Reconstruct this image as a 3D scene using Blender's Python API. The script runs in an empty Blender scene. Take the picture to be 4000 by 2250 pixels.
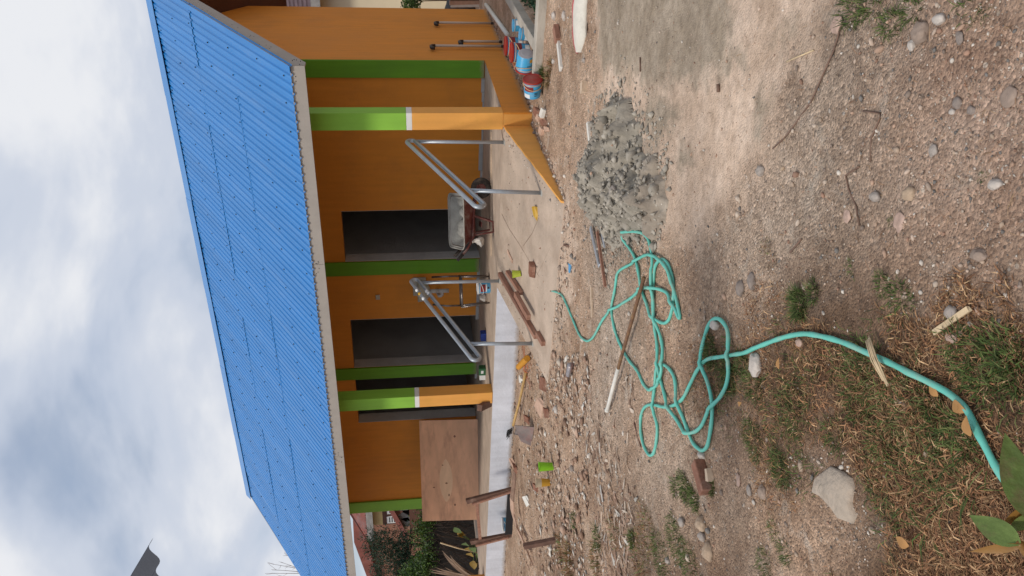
import bpy, bmesh, math, random
import numpy as np
from mathutils import Vector, Matrix, noise as mnoise
random.seed(7); RNG = np.random.default_rng(7)
scene = bpy.context.scene
COL = scene.collection
rad = math.radians

# ------------------------------------------------------------------ camera
CAM = np.array([3.1546, -10.9505, 1.5722])
YAW, PITCH, ROLL, FPX = 0.572, 0.1368, 0.0348, 2993.9
def cam_axes():
    cy, sy, cp, sp = math.cos(YAW), math.sin(YAW), math.cos(PITCH), math.sin(PITCH)
    fwd = np.array([-sy*cp, cy*cp, -sp]); right = np.array([cy, sy, 0.]); down = np.cross(fwd, right)
    cr, sr = math.cos(ROLL), math.sin(ROLL)
    return np.array([right*cr+down*sr, -right*sr+down*cr, fwd])
AX = cam_axes()
cam_data = bpy.data.cameras.new('camera'); cam = bpy.data.objects.new('camera', cam_data); COL.objects.link(cam)
cam_data.sensor_width = 36; cam_data.lens = 36*FPX/4000; cam_data.clip_start = 0.05; cam_data.clip_end = 3000
mw = Matrix.Identity(4)
for i in range(3):
    mw[i][0] = AX[1][i]; mw[i][1] = AX[0][i]; mw[i][2] = -AX[2][i]; mw[i][3] = CAM[i]   # the photograph lies on its side
cam.matrix_world = mw
scene.camera = cam

# ------------------------------------------------------------------ sky, sun, exposure
SUN_EL, SUN_AZ = rad(52), rad(200)          # azimuth from +Y towards +X (sun stands in front of the building, a little to the left)
world = bpy.data.worlds.new('World'); scene.world = world; world.use_nodes = True
wn, wl = world.node_tree.nodes, world.node_tree.links
wn.clear()
def wnode(t, **k):
    n = wn.new(t)
    for a, b in k.items(): setattr(n, a, b)
    return n
w_out = wnode('ShaderNodeOutputWorld'); w_bg = wnode('ShaderNodeBackground')
sky = wnode('ShaderNodeTexSky'); sky.sky_type = 'NISHITA'; sky.sun_disc = False
sky.sun_elevation = SUN_EL; sky.sun_rotation = SUN_AZ; sky.air_density = 1.0; sky.dust_density = 1.5
tc = wnode('ShaderNodeTexCoord'); sep = wnode('ShaderNodeSeparateXYZ'); wl.new(tc.outputs['Generated'], sep.inputs[0])
zz = wnode('ShaderNodeMath', operation='ADD'); wl.new(sep.outputs['Z'], zz.inputs[0]); zz.inputs[1].default_value = 0.32
zm = wnode('ShaderNodeMath', operation='MAXIMUM'); wl.new(zz.outputs[0], zm.inputs[0]); zm.inputs[1].default_value = 0.12
comb = wnode('ShaderNodeCombineXYZ')
for i, ax in enumerate('XY'):
    d = wnode('ShaderNodeMath', operation='DIVIDE'); wl.new(sep.outputs[ax], d.inputs[0]); wl.new(zm.outputs[0], d.inputs[1]); wl.new(d.outputs[0], comb.inputs[i])
comb.inputs[2].default_value = 3.4
n1 = wnode('ShaderNodeTexNoise'); n1.inputs['Scale'].default_value = 1.9; n1.inputs['Detail'].default_value = 5; n1.inputs['Roughness'].default_value = 0.5; n1.inputs['Distortion'].default_value = 0.25
wl.new(comb.outputs[0], n1.inputs['Vector'])
n2 = wnode('ShaderNodeTexNoise'); n2.inputs['Scale'].default_value = 3.4; n2.inputs['Detail'].default_value = 6; n2.inputs['Roughness'].default_value = 0.52
wl.new(comb.outputs[0], n2.inputs['Vector'])
cr = wnode('ShaderNodeValToRGB'); cr.color_ramp.interpolation = 'EASE'        # shade of the cloud sheet
cr.color_ramp.elements[0].position = 0.36; cr.color_ramp.elements[0].color = (0.30, 0.345, 0.425, 1)
cr.color_ramp.elements[1].position = 0.60; cr.color_ramp.elements[1].color = (0.575, 0.585, 0.61, 1)
e_ = cr.color_ramp.elements.new(0.48); e_.color = (0.42, 0.455, 0.525, 1)
mixn = wnode('ShaderNodeMath', operation='MULTIPLY_ADD'); wl.new(n2.outputs['Fac'], mixn.inputs[0]); mixn.inputs[1].default_value = 0.28
sc1 = wnode('ShaderNodeMath', operation='MULTIPLY'); wl.new(n1.outputs['Fac'], sc1.inputs[0]); sc1.inputs[1].default_value = 0.72; wl.new(sc1.outputs[0], mixn.inputs[2])
wl.new(mixn.outputs[0], cr.inputs[0])
cov = wnode('ShaderNodeMapRange'); cov.inputs['From Min'].default_value = 0.30; cov.inputs['From Max'].default_value = 0.50; cov.inputs['To Min'].default_value = 0.55; cov.inputs['To Max'].default_value = 1.0
wl.new(n1.outputs['Fac'], cov.inputs['Value'])
skys = wnode('ShaderNodeMixRGB', blend_type='MULTIPLY'); skys.inputs[0].default_value = 1; wl.new(sky.outputs[0], skys.inputs[1]); skys.inputs[2].default_value = (0.10, 0.10, 0.10, 1)
mx = wnode('ShaderNodeMixRGB'); wl.new(cov.outputs[0], mx.inputs[0]); wl.new(skys.outputs[0], mx.inputs[1]); wl.new(cr.outputs[0], mx.inputs[2])
wl.new(mx.outputs[0], w_bg.inputs['Color']); w_bg.inputs['Strength'].default_value = 1.0; wl.new(w_bg.outputs[0], w_out.inputs[0])

sun_d = bpy.data.lights.new('sun', 'SUN'); sun = bpy.data.objects.new('sun', sun_d); COL.objects.link(sun)
sun_d.energy = 1.5; sun_d.angle = rad(10); sun_d.color = (1.0, 0.93, 0.84)
sdir = Vector((math.sin(SUN_AZ)*math.cos(SUN_EL), math.cos(SUN_AZ)*math.cos(SUN_EL), math.sin(SUN_EL)))
sun.rotation_euler = sdir.to_track_quat('Z', 'Y').to_euler(); sun.location = (0, -6, 12)
vs = scene.view_settings; vs.view_transform = 'Standard'; vs.look = 'None'; vs.exposure = 0.53; vs.gamma = 1; vs.use_curve_mapping = False

# ------------------------------------------------------------------ pixels of the photograph -> directions -> points
def ray(x, y): return AX.T @ np.array([(1125-y)/FPX, (x-2000)/FPX, 1.])
def at(x, y, axis, val):
    r = ray(x, y); return Vector(CAM + r*((val-CAM[axis])/r[axis]))
def gp(x, y, z=0.0): return at(x, y, 2, z)
def on_plane(x, y, p0, n):
    r = ray(x, y); n = np.array(n, float); return Vector(CAM + r*(n@(np.array(p0)-CAM)/(n@r)))
def ramp_pt(x, y): return on_plane(x, y, (0, -2.173, FZ), (0, -RS, 1))

# ------------------------------------------------------------------ materials
MATS = {}
def mat(name, color, rough=0.7, metal=0.0, var=0.15, scale=6.0, bump=0.1, bscale=60.0, spec=0.4, dirt=None, dirt_amt=0.4, dirt_scale=2.5, stretch=(1, 1, 1), coat=0.0, transl=0.0, attr=None, splash=None, marks=0.0):
    """procedural surface: colour broken up by two noises, optional dirt colour, fine bump"""
    if name in MATS: return MATS[name]
    m = bpy.data.materials.new(name); m.use_nodes = True; N, L = m.node_tree.nodes, m.node_tree.links
    b = N['Principled BSDF']; b.inputs['Roughness'].default_value = rough; b.inputs['Metallic'].default_value = metal
    b.inputs['Specular IOR Level'].default_value = spec; b.inputs['Coat Weight'].default_value = coat; b.inputs['Coat Roughness'].default_value = 0.25
    t = N.new('ShaderNodeTexCoord'); mp = N.new('ShaderNodeMapping'); mp.inputs['Scale'].default_value = stretch; L.new(t.outputs['Object'], mp.inputs[0])
    n = N.new('ShaderNodeTexNoise'); n.inputs['Scale'].default_value = scale; n.inputs['Detail'].default_value = 6; n.inputs['Roughness'].default_value = 0.6; L.new(mp.outputs[0], n.inputs['Vector'])
    h = N.new('ShaderNodeHueSaturation')
    if attr:
        a = N.new('ShaderNodeVertexColor'); a.layer_name = attr; L.new(a.outputs[0], h.inputs['Color'])
    else: h.inputs['Color'].default_value = (*color, 1)
    mr = N.new('ShaderNodeMapRange'); mr.inputs['From Min'].default_value = 0.3; mr.inputs['From Max'].default_value = 0.7; mr.inputs['To Min'].default_value = 1-var; mr.inputs['To Max'].default_value = 1+var
    L.new(n.outputs['Fac'], mr.inputs['Value']); L.new(mr.outputs[0], h.inputs['Value'])
    out = h.outputs[0]
    if dirt:
        n3 = N.new('ShaderNodeTexNoise'); n3.inputs['Scale'].default_value = dirt_scale; n3.inputs['Detail'].default_value = 8; n3.inputs['Roughness'].default_value = 0.7; L.new(mp.outputs[0], n3.inputs['Vector'])
        r3 = N.new('ShaderNodeMapRange'); r3.inputs['From Min'].default_value = 0.5; r3.inputs['From Max'].default_value = 0.72; r3.inputs['To Max'].default_value = dirt_amt; L.new(n3.outputs['Fac'], r3.inputs['Value'])
        x = N.new('ShaderNodeMixRGB'); L.new(r3.outputs[0], x.inputs[0]); L.new(out, x.inputs[1]); x.inputs[2].default_value = (*dirt, 1); out = x.outputs[0]
    if marks:                                             # roller strokes: long vertical streaks
        mm = N.new('ShaderNodeMapping'); mm.inputs['Scale'].default_value = (9, 9, 0.9); L.new(t.outputs['Object'], mm.inputs[0])
        nm = N.new('ShaderNodeTexNoise'); nm.inputs['Scale'].default_value = 1.6; nm.inputs['Detail'].default_value = 5; L.new(mm.outputs[0], nm.inputs['Vector'])
        rm_ = N.new('ShaderNodeMapRange'); rm_.inputs['From Min'].default_value = 0.3; rm_.inputs['From Max'].default_value = 0.7; rm_.inputs['To Min'].default_value = 1-marks; rm_.inputs['To Max'].default_value = 1+marks; L.new(nm.outputs['Fac'], rm_.inputs['Value'])
        hm = N.new('ShaderNodeHueSaturation'); L.new(out, hm.inputs['Color']); L.new(rm_.outputs[0], hm.inputs['Value']); out = hm.outputs[0]
    if splash:                                            # mud splashed up from the ground: (colour, full below, none above)
        sx_ = N.new('ShaderNodeSeparateXYZ'); L.new(t.outputs['Object'], sx_.inputs[0])
        rz_ = N.new('ShaderNodeMapRange'); rz_.inputs['From Min'].default_value = splash[2]; rz_.inputs['From Max'].default_value = splash[1]; L.new(sx_.outputs['Z'], rz_.inputs['Value'])
        ns = N.new('ShaderNodeTexNoise'); ns.inputs['Scale'].default_value = 14; ns.inputs['Detail'].default_value = 8; ns.inputs['Roughness'].default_value = 0.75; L.new(t.outputs['Object'], ns.inputs['Vector'])
        ad = N.new('ShaderNodeMath'); ad.operation = 'ADD'; L.new(rz_.outputs[0], ad.inputs[0]); L.new(ns.outputs['Fac'], ad.inputs[1])
        rs_ = N.new('ShaderNodeMapRange'); rs_.inputs['From Min'].default_value = 0.95; rs_.inputs['From Max'].default_value = 1.35; rs_.inputs['To Max'].default_value = 0.75; L.new(ad.outputs[0], rs_.inputs['Value'])
        xs_ = N.new('ShaderNodeMixRGB'); L.new(rs_.outputs[0], xs_.inputs[0]); L.new(out, xs_.inputs[1]); xs_.inputs[2].default_value = (*splash[0], 1); out = xs_.outputs[0]
    L.new(out, b.inputs['Base Color'])
    if bump > 0:
        nb = N.new('ShaderNodeTexNoise'); nb.inputs['Scale'].default_value = bscale; nb.inputs['Detail'].default_value = 5; L.new(mp.outputs[0], nb.inputs['Vector'])
        bp = N.new('ShaderNodeBump'); bp.inputs['Strength'].default_value = bump; bp.inputs['Distance'].default_value = 0.02; L.new(nb.outputs['Fac'], bp.inputs['Height']); L.new(bp.outputs[0], b.inputs['Normal'])
        rr = N.new('ShaderNodeMapRange'); rr.inputs['To Min'].default_value = max(rough-0.12, 0.05); rr.inputs['To Max'].default_value = min(rough+0.12, 1); L.new(n.outputs['Fac'], rr.inputs['Value']); L.new(rr.outputs[0], b.inputs['Roughness'])
    if transl > 0:
        b.inputs['Transmission Weight'].default_value = 0.0
        tr = N.new('ShaderNodeBsdfTranslucent'); L.new(out, tr.inputs[0]); ms = N.new('ShaderNodeMixShader'); ms.inputs[0].default_value = transl
        o = N['Material Output']; L.new(b.outputs[0], ms.inputs[1]); L.new(tr.outputs[0], ms.inputs[2]); L.new(ms.outputs[0], o.inputs[0])
    MATS[name] = m; return m

mat('orange_wall', (0.62, 0.23, 0.025), 0.75, var=0.05, scale=1.3, bump=0.12, bscale=35, dirt=(0.42, 0.16, 0.03), dirt_amt=0.4, dirt_scale=1.6, splash=((0.40, 0.24, 0.12), 0.0, 0.12), marks=0.06)
mat('orange_column', (0.76, 0.36, 0.08), 0.72, var=0.05, scale=2, bump=0.12, bscale=35, dirt=(0.62, 0.34, 0.05), dirt_amt=0.45, splash=((0.46, 0.29, 0.15), -0.02, 0.06), marks=0.05)
mat('green_dark', (0.115, 0.29, 0.014), 0.7, marks=0.08, splash=((0.30, 0.22, 0.14), 0.34, 0.50), var=0.08, scale=2, bump=0.1, bscale=35)
mat('green_light', (0.235, 0.49, 0.055), 0.7, marks=0.06, var=0.07, scale=2, bump=0.1, bscale=35)
mat('white_paint', (0.72, 0.72, 0.70), 0.7, var=0.05)
mat('whitewash', (0.60, 0.62, 0.67), 0.85, marks=0.06, splash=((0.34, 0.27, 0.21), 0.0, 0.11), var=0.14, scale=1.6, bump=0.25, bscale=25, dirt=(0.46, 0.46, 0.48), dirt_amt=0.5, dirt_scale=1.3)
mat('concrete', (0.45, 0.35, 0.27), 0.9, var=0.2, scale=3, bump=0.35, bscale=40, dirt=(0.33, 0.24, 0.175), dirt_amt=0.8, dirt_scale=2.2)
mat('kerb_concrete', (0.42, 0.38, 0.32), 0.92, var=0.15, scale=4, bump=0.4, bscale=40, dirt=(0.25, 0.22, 0.18), dirt_amt=0.5)
mat('slab_dusty', (0.40, 0.33, 0.26), 0.95, var=0.2, scale=14, bump=0.5, bscale=40, dirt=(0.33, 0.24, 0.17), dirt_amt=0.7, dirt_scale=7)
mat('reveal_plaster', (0.50, 0.48, 0.46), 0.95, var=0.12, scale=3, bump=0.3, bscale=30)
mat('grey_plaster', (0.36, 0.35, 0.34), 0.95, var=0.12, scale=2, bump=0.25, bscale=30)
mat('soffit_brown', (0.10, 0.040, 0.022), 0.7, var=0.15, scale=3, bump=0.1)
mat('fascia', (0.36, 0.33, 0.295), 0.75, var=0.06, scale=5, bump=0.08, bscale=60, dirt=(0.25, 0.23, 0.21), dirt_amt=0.3, dirt_scale=3)
mat('roof_blue', (0.012, 0.172, 0.47), 0.34, metal=0.0, var=0.10, scale=1.1, bump=0.0, spec=0.5, coat=0.0, dirt=(0.10, 0.22, 0.42), dirt_amt=0.45, dirt_scale=2.2, stretch=(2.2, 0.35, 0.35))
mat('ridge_blue', (0.06, 0.22, 0.50), 0.4, var=0.05, bump=0.0, spec=0.6, coat=0.3)
mat('screw', (0.03, 0.03, 0.035), 0.5, var=0.1, bump=0)
mat('galvanised', (0.36, 0.39, 0.42), 0.45, metal=0.55, var=0.10, scale=8, bump=0.04, dirt=(0.20, 0.21, 0.22), dirt_amt=0.4, dirt_scale=6)
mat('weld_white', (0.75, 0.75, 0.74), 0.7)
mat('chrome_worn', (0.17, 0.15, 0.14), 0.3, metal=0.8, var=0.3, dirt=(0.05, 0.03, 0.02), dirt_amt=0.8, dirt_scale=9)
mat('ceramic', (0.42, 0.38, 0.30), 0.4, var=0.08, bump=0.02)
mat('pvc_grey', (0.44, 0.41, 0.38), 0.5, var=0.05, bump=0.02)
mat('pvc_pipe', (0.50, 0.40, 0.31), 0.55, var=0.08, bump=0.05)
mat('pipe_black', (0.03, 0.02, 0.015), 0.5)
mat('pvc_white', (0.66, 0.64, 0.58), 0.5, var=0.06, bump=0.05)
mat('ply', (0.72, 0.41, 0.25), 0.72, var=0.2, scale=1.6, bump=0.1, bscale=50, stretch=(0.6, 1, 2.2), dirt=(0.40, 0.21, 0.14), dirt_amt=0.7, dirt_scale=2.6)
mat('ply_patch', (0.74, 0.49, 0.31), 0.72, var=0.14, scale=3, bump=0.1, stretch=(0.5, 1, 2))
mat('ply_knot', (0.20, 0.09, 0.05), 0.7)
mat('timber', (0.30, 0.15, 0.10), 0.8, var=0.25, scale=7, bump=0.3, bscale=30, stretch=(3, 0.5, 3), dirt=(0.42, 0.28, 0.21), dirt_amt=0.6, dirt_scale=3)
mat('timber_dark', (0.135, 0.072, 0.05), 0.8, var=0.3, scale=8, bump=0.3, bscale=30, dirt=(0.28, 0.20, 0.15), dirt_amt=0.5, dirt_scale=4)
mat('timber_pale', (0.55, 0.42, 0.30), 0.8, var=0.2, scale=9, bump=0.3, bscale=40)
mat('timber_white', (0.66, 0.63, 0.57), 0.8, var=0.1, scale=9, bump=0.2, bscale=40)
mat('brick_red', (0.24, 0.11, 0.07), 0.92, var=0.25, scale=12, bump=0.5, bscale=50, dirt=(0.42, 0.32, 0.25), dirt_amt=0.5, dirt_scale=5)
mat('brick_pale', (0.50, 0.33, 0.24), 0.92, var=0.2, scale=12, bump=0.5, bscale=50)
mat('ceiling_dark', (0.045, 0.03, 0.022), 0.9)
mat('black', (0.010, 0.010, 0.011), 0.55, var=0.1)
mat('cavity_shade', (0.02, 0.018, 0.016), 0.95, var=0.2)
mat('label_blue', (0.06, 0.36, 0.62), 0.4, var=0.08, scale=9, bump=0.03, dirt=(0.55, 0.50, 0.42), dirt_amt=0.35, dirt_scale=7)
mat('label_white', (0.66, 0.66, 0.64), 0.45, var=0.08, bump=0.03)
mat('lid_red', (0.36, 0.025, 0.018), 0.4, var=0.12, bump=0.04, dirt=(0.30, 0.12, 0.08), dirt_amt=0.5, dirt_scale=8)
mat('label_maroon', (0.22, 0.02, 0.02), 0.45, var=0.1)
mat('rim_cream', (0.62, 0.40, 0.22), 0.5, var=0.1)
mat('plastic_grey', (0.42, 0.40, 0.41), 0.55, var=0.08, bump=0.04)
mat('print_dark', (0.025, 0.035, 0.05), 0.5)
mat('barrow_red', (0.12, 0.026, 0.020), 0.6, var=0.25, scale=6, bump=0.15, dirt=(0.27, 0.23, 0.20), dirt_amt=0.9, dirt_scale=6)
mat('mortar', (0.36, 0.345, 0.31), 0.95, var=0.22, scale=7, bump=0.6, bscale=30, dirt=(0.20, 0.18, 0.15), dirt_amt=0.6)
mat('rubber', (0.035, 0.028, 0.024), 0.85, var=0.3, dirt=(0.16, 0.12, 0.09), dirt_amt=0.7, dirt_scale=9)
mat('bag_white', (0.60, 0.55, 0.49), 0.6, var=0.15, scale=12, bump=0.4, bscale=20)
mat('box_blue', (0.015, 0.04, 0.22), 0.5, var=0.3, scale=14)
mat('box_green', (0.02, 0.10, 0.035), 0.5, var=0.2)
mat('cup_green', (0.28, 0.62, 0.03), 0.35, var=0.08, transl=0.25)
mat('cup_lime', (0.50, 0.58, 0.06), 0.5, var=0.15, transl=0.2)
mat('cup_orange', (0.66, 0.37, 0.05), 0.35, var=0.1, transl=0.25)
mat('cup_clear', (0.70, 0.60, 0.45), 0.3, var=0.1, transl=0.4)
mat('roller_orange', (0.58, 0.26, 0.025), 0.85, var=0.15, scale=30, bump=0.5, bscale=120)
mat('string_orange', (0.60, 0.20, 0.09), 0.8)
mat('bamboo', (0.48, 0.30, 0.11), 0.6, var=0.25, scale=8, bump=0.15)
mat('hoe_steel', (0.20, 0.16, 0.145), 0.65, metal=0.4, var=0.25, scale=7, bump=0.2, dirt=(0.24, 0.10, 0.08), dirt_amt=0.7, dirt_scale=5)
mat('hose_teal', (0.125, 0.48, 0.39), 0.45, var=0.08, scale=10, bump=0.05, dirt=(0.36, 0.38, 0.29), dirt_amt=0.65, dirt_scale=9)
mat('rod_rust', (0.16, 0.082, 0.045), 0.8, var=0.3, scale=20, bump=0.2, dirt=(0.34, 0.22, 0.07), dirt_amt=0.6, dirt_scale=12)
mat('aluminium', (0.50, 0.52, 0.55), 0.4, metal=0.6, var=0.1)
mat('wrapper_yellow', (0.50, 0.29, 0.03), 0.5, var=0.2, bump=0.3)
mat('tin_can', (0.36, 0.33, 0.33), 0.35, metal=0.6, var=0.3, scale=20, dirt=(0.40, 0.16, 0.15), dirt_amt=0.7, dirt_scale=18)
mat('wrapper_blue', (0.10, 0.30, 0.52), 0.5, var=0.2)
mat('sack', (0.62, 0.58, 0.50), 0.8, var=0.1, scale=10, bump=0.5, bscale=30)
mat('sack_red', (0.42, 0.10, 0.10), 0.8, var=0.15)
mat('tin_dark', (0.085, 0.092, 0.11), 0.5, metal=0.3, var=0.12, scale=3, bump=0.03)
mat('rust_roof', (0.20, 0.062, 0.045), 0.75, var=0.3, scale=2, bump=0.1, dirt=(0.20, 0.18, 0.18), dirt_amt=0.6, dirt_scale=1.2)
mat('cream_wall', (0.66, 0.58, 0.41), 0.85, var=0.06, scale=1)
mat('ochre_wall', (0.52, 0.40, 0.19), 0.85, var=0.08, scale=1)
mat('weathered_board', (0.27, 0.26, 0.245), 0.9, var=0.25, scale=5, bump=0.25, bscale=20)
mat('purple_roof', (0.095, 0.06, 0.065), 0.7, var=0.3, scale=4, bump=0.15)
mat('glass_dark', (0.05, 0.06, 0.06), 0.15, var=0.1, bump=0)
mat('rock_dark', (0.085, 0.085, 0.085), 0.9, var=0.4, scale=5, bump=0.6, bscale=15)
mat('bark', (0.14, 0.095, 0.06), 0.9, var=0.3, scale=9, bump=0.5)
mat('vine_brown', (0.04, 0.024, 0.015), 0.9, var=0.4)
mat('twig', (0.17, 0.105, 0.075), 0.85, var=0.3, scale=20)
mat('straw', (0.55, 0.42, 0.26), 0.8, var=0.2, scale=20, bump=0.2)
mat('dead_frond', (0.30, 0.215, 0.155), 0.85, var=0.3, scale=5, bump=0.2)
mat('leaf_green', (0.055, 0.13, 0.025), 0.55, var=0.35, scale=9, transl=0.25, attr='tint')
mat('grass_blades', (0.2, 0.2, 0.1), 0.7, var=0.15, scale=9, bump=0, transl=0.2, attr='tint', spec=0.2)
mat('gravel_mix', (0.4, 0.35, 0.3), 0.92, var=0.15, scale=40, bump=0.25, bscale=80, attr='tint', spec=0.25)
mat('stone_mix', (0.4, 0.35, 0.3), 0.9, var=0.22, scale=18, bump=0.4, bscale=45, attr='tint', spec=0.3)
mat('croton', (0.14, 0.205, 0.05), 0.5, var=0.3, scale=25, bump=0.2, bscale=60, stretch=(1, 1, 1), dirt=(0.20, 0.10, 0.07), dirt_amt=0.9, dirt_scale=14, transl=0.2)
mat('croton_red', (0.30, 0.15, 0.035), 0.5, var=0.3, scale=9, transl=0.2)
mat('yellow_leaf', (0.27, 0.17, 0.025), 0.6, var=0.25, scale=9, transl=0.25)
mat('dry_leaf', (0.46, 0.24, 0.085), 0.7, var=0.25, scale=9, transl=0.2)

def ground_material():
    m = bpy.data.materials.new('ground_soil'); m.use_nodes = True; N, L = m.node_tree.nodes, m.node_tree.links
    b = N['Principled BSDF']; b.inputs['Roughness'].default_value = 0.95; b.inputs['Specular IOR Level'].default_value = 0.2
    t = N.new('ShaderNodeTexCoord')
    def noi(scale, det=6, ro=0.6, dist=0):
        n = N.new('ShaderNodeTexNoise'); n.inputs['Scale'].default_value = scale; n.inputs['Detail'].default_value = det; n.inputs['Roughness'].default_value = ro; n.inputs['Distortion'].default_value = dist
        L.new(t.outputs['Object'], n.inputs['Vector']); return n.outputs['Fac']
    def ramp(src, *stops):
        r = N.new('ShaderNodeValToRGB'); L.new(src, r.inputs[0]); e = r.color_ramp.elements
        e[0].position, e[0].color = stops[0][0], (*stops[0][1], 1); e[1].position, e[1].color = stops[-1][0], (*stops[-1][1], 1)
        for p, c in stops[1:-1]: q = e.new(p); q.color = (*c, 1)
        return r.outputs[0]
    def mixc(fac, a, c, mode='MIX'):
        x = N.new('ShaderNodeMixRGB'); x.blend_type = mode
        if isinstance(fac, (int, float)): x.inputs[0].default_value = fac
        else: L.new(fac, x.inputs[0])
        for i, s in ((1, a), (2, c)):
            if isinstance(s, tuple): x.inputs[i].default_value = (*s, 1)
            else: L.new(s, x.inputs[i])
        return x.outputs[0]
    def mth(op, a, c):
        x = N.new('ShaderNodeMath'); x.operation = op
        for i, s in ((0, a), (1, c)):
            if isinstance(s, (int, float)): x.inputs[i].default_value = s
            else: L.new(s, x.inputs[i])
        return x.outputs[0]
    z = N.new('ShaderNodeVertexColor'); z.layer_name = 'zone'; sp = N.new('ShaderNodeSeparateColor'); L.new(z.outputs[0], sp.inputs[0])
    cem, stain, turf = sp.outputs[0], sp.outputs[1], sp.outputs[2]
    z2 = N.new('ShaderNodeVertexColor'); z2.layer_name = 'zone2'; sp2 = N.new('ShaderNodeSeparateColor'); L.new(z2.outputs[0], sp2.inputs[0])
    grey, red = sp2.outputs[0], sp2.outputs[1]
    soil = ramp(noi(2.2, 8, 0.65), (0.30, (0.30, 0.19, 0.125)), (0.5, (0.47, 0.33, 0.235)), (0.70, (0.61, 0.46, 0.345)))
    redsoil = ramp(noi(2.6, 8, 0.65), (0.30, (0.28, 0.175, 0.125)), (0.5, (0.42, 0.295, 0.225)), (0.70, (0.54, 0.41, 0.33)))
    soil = mixc(red, soil, redsoil)
    greyc = ramp(noi(5, 8, 0.7), (0.30, (0.27, 0.205, 0.155)), (0.55, (0.46, 0.37, 0.295)), (0.72, (0.62, 0.53, 0.445)))
    soil = mixc(grey, soil, greyc)
    vor = N.new('ShaderNodeTexVoronoi'); vor.inputs['Scale'].default_value = 95; L.new(t.outputs['Object'], vor.inputs['Vector'])
    vs_ = N.new('ShaderNodeSeparateColor'); L.new(vor.outputs['Color'], vs_.inputs[0])
    peb = ramp(vs_.outputs[0], (0.0, (0.55, 0.53, 0.51)), (0.25, (0.88, 0.87, 0.86)), (0.55, (1, 1, 1)), (0.8, (1.15, 1.13, 1.10)), (1.0, (1.7, 1.7, 1.68)))
    grit = mixc(0.75, soil, peb, 'MULTIPLY')
    v2 = N.new('ShaderNodeTexVoronoi'); v2.inputs['Scale'].default_value = 46; v2.inputs['Randomness'].default_value = 1.0; L.new(t.outputs['Object'], v2.inputs['Vector'])
    v2c = N.new('ShaderNodeSeparateColor'); L.new(v2.outputs['Color'], v2c.inputs[0])
    pick = mth('MULTIPLY', mth('GREATER_THAN', v2c.outputs[0], 0.80), mth('LESS_THAN', v2.outputs['Distance'], mth('MULTIPLY', v2c.outputs[1], 0.42)))
    stc = ramp(v2c.outputs[2], (0.0, (0.16, 0.13, 0.11)), (0.4, (0.36, 0.28, 0.22)), (0.7, (0.55, 0.46, 0.37)), (1.0, (0.66, 0.61, 0.55)))
    grit = mixc(mth('MULTIPLY', pick, 0.85), grit, stc)
    crust = N.new('ShaderNodeMapRange'); crust.inputs['From Min'].default_value = 0.55; crust.inputs['From Max'].default_value = 0.66; L.new(noi(4.2, 9, 0.72, 0.4), crust.inputs['Value'])
    grit = mixc(mth('MULTIPLY', mth('MULTIPLY', crust.outputs[0], mth('SUBTRACT', 1.0, mth('MULTIPLY', red, 0.75))), 0.6), grit, (0.60, 0.535, 0.455))
    turfc = ramp(noi(9, 8, 0.7), (0.3, (0.065, 0.035, 0.02)), (0.55, (0.14, 0.08, 0.045)), (0.75, (0.24, 0.15, 0.09)))
    grit = mixc(mth('MULTIPLY', turf, 0.92), grit, turfc)
    cemc = ramp(noi(3.0, 9, 0.68, 0.3), (0.30, (0.40, 0.295, 0.215)), (0.5, (0.54, 0.415, 0.32)), (0.70, (0.64, 0.515, 0.415)))
    staincol = ramp(noi(4.5, 8, 0.6), (0.3, (0.255, 0.205, 0.150)), (0.7, (0.40, 0.335, 0.265)))
    edge = noi(7, 7, 0.65)
    sfac = N.new('ShaderNodeMapRange'); sfac.inputs['From Min'].default_value = 0.38; sfac.inputs['From Max'].default_value = 0.80
    L.new(mth('ADD', stain, mth('MULTIPLY', mth('SUBTRACT', edge, 0.5), 1.5)), sfac.inputs['Value'])
    cemc = mixc(sfac.outputs[0], cemc, staincol)
    cfac = N.new('ShaderNodeMapRange'); cfac.inputs['From Min'].default_value = 0.30; cfac.inputs['From Max'].default_value = 0.80
    L.new(mth('ADD', cem, mth('MULTIPLY', mth('SUBTRACT', edge, 0.5), 1.6)), cfac.inputs['Value'])
    col = mixc(cfac.outputs[0], grit, cemc)
    dust = N.new('ShaderNodeMapRange'); dust.inputs['From Min'].default_value = 0.40; dust.inputs['From Max'].default_value = 0.75; L.new(mth('ADD', sp2.outputs[2], mth('MULTIPLY', mth('SUBTRACT', edge, 0.5), 1.3)), dust.inputs['Value'])
    col = mixc(mth('MULTIPLY', dust.outputs[0], 0.85), col, ramp(noi(22, 7, 0.7), (0.3, (0.26, 0.23, 0.19)), (0.7, (0.40, 0.36, 0.305))))
    big = ramp(noi(0.9, 6, 0.6), (0.34, (0.86, 0.84, 0.82)), (0.62, (1.16, 1.15, 1.14)))
    col = mixc(1.0, col, big, 'MULTIPLY')
    med = ramp(noi(16, 7, 0.72), (0.32, (0.72, 0.69, 0.66)), (0.5, (1.08, 1.06, 1.04)), (0.68, (1.32, 1.29, 1.26)))
    col = mixc(0.8, col, med, 'MULTIPLY')
    L.new(col, b.inputs['Base Color'])
    # relief: grains everywhere, much finer on the smooth cement
    inv = mth('SUBTRACT', 1.0, mth('MULTIPLY', cfac.outputs[0], 0.55))
    hgt = mth('ADD', mth('MULTIPLY', noi(60, 6, 0.7), 0.9), mth('MULTIPLY', mth('SUBTRACT', 1.0, vor.outputs['Distance']), 0.5))
    hgt = mth('ADD', hgt, mth('MULTIPLY', pick, 0.5))
    hgt = mth('ADD', mth('MULTIPLY', hgt, inv), mth('MULTIPLY', noi(14, 6, 0.6), 0.6))
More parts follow.
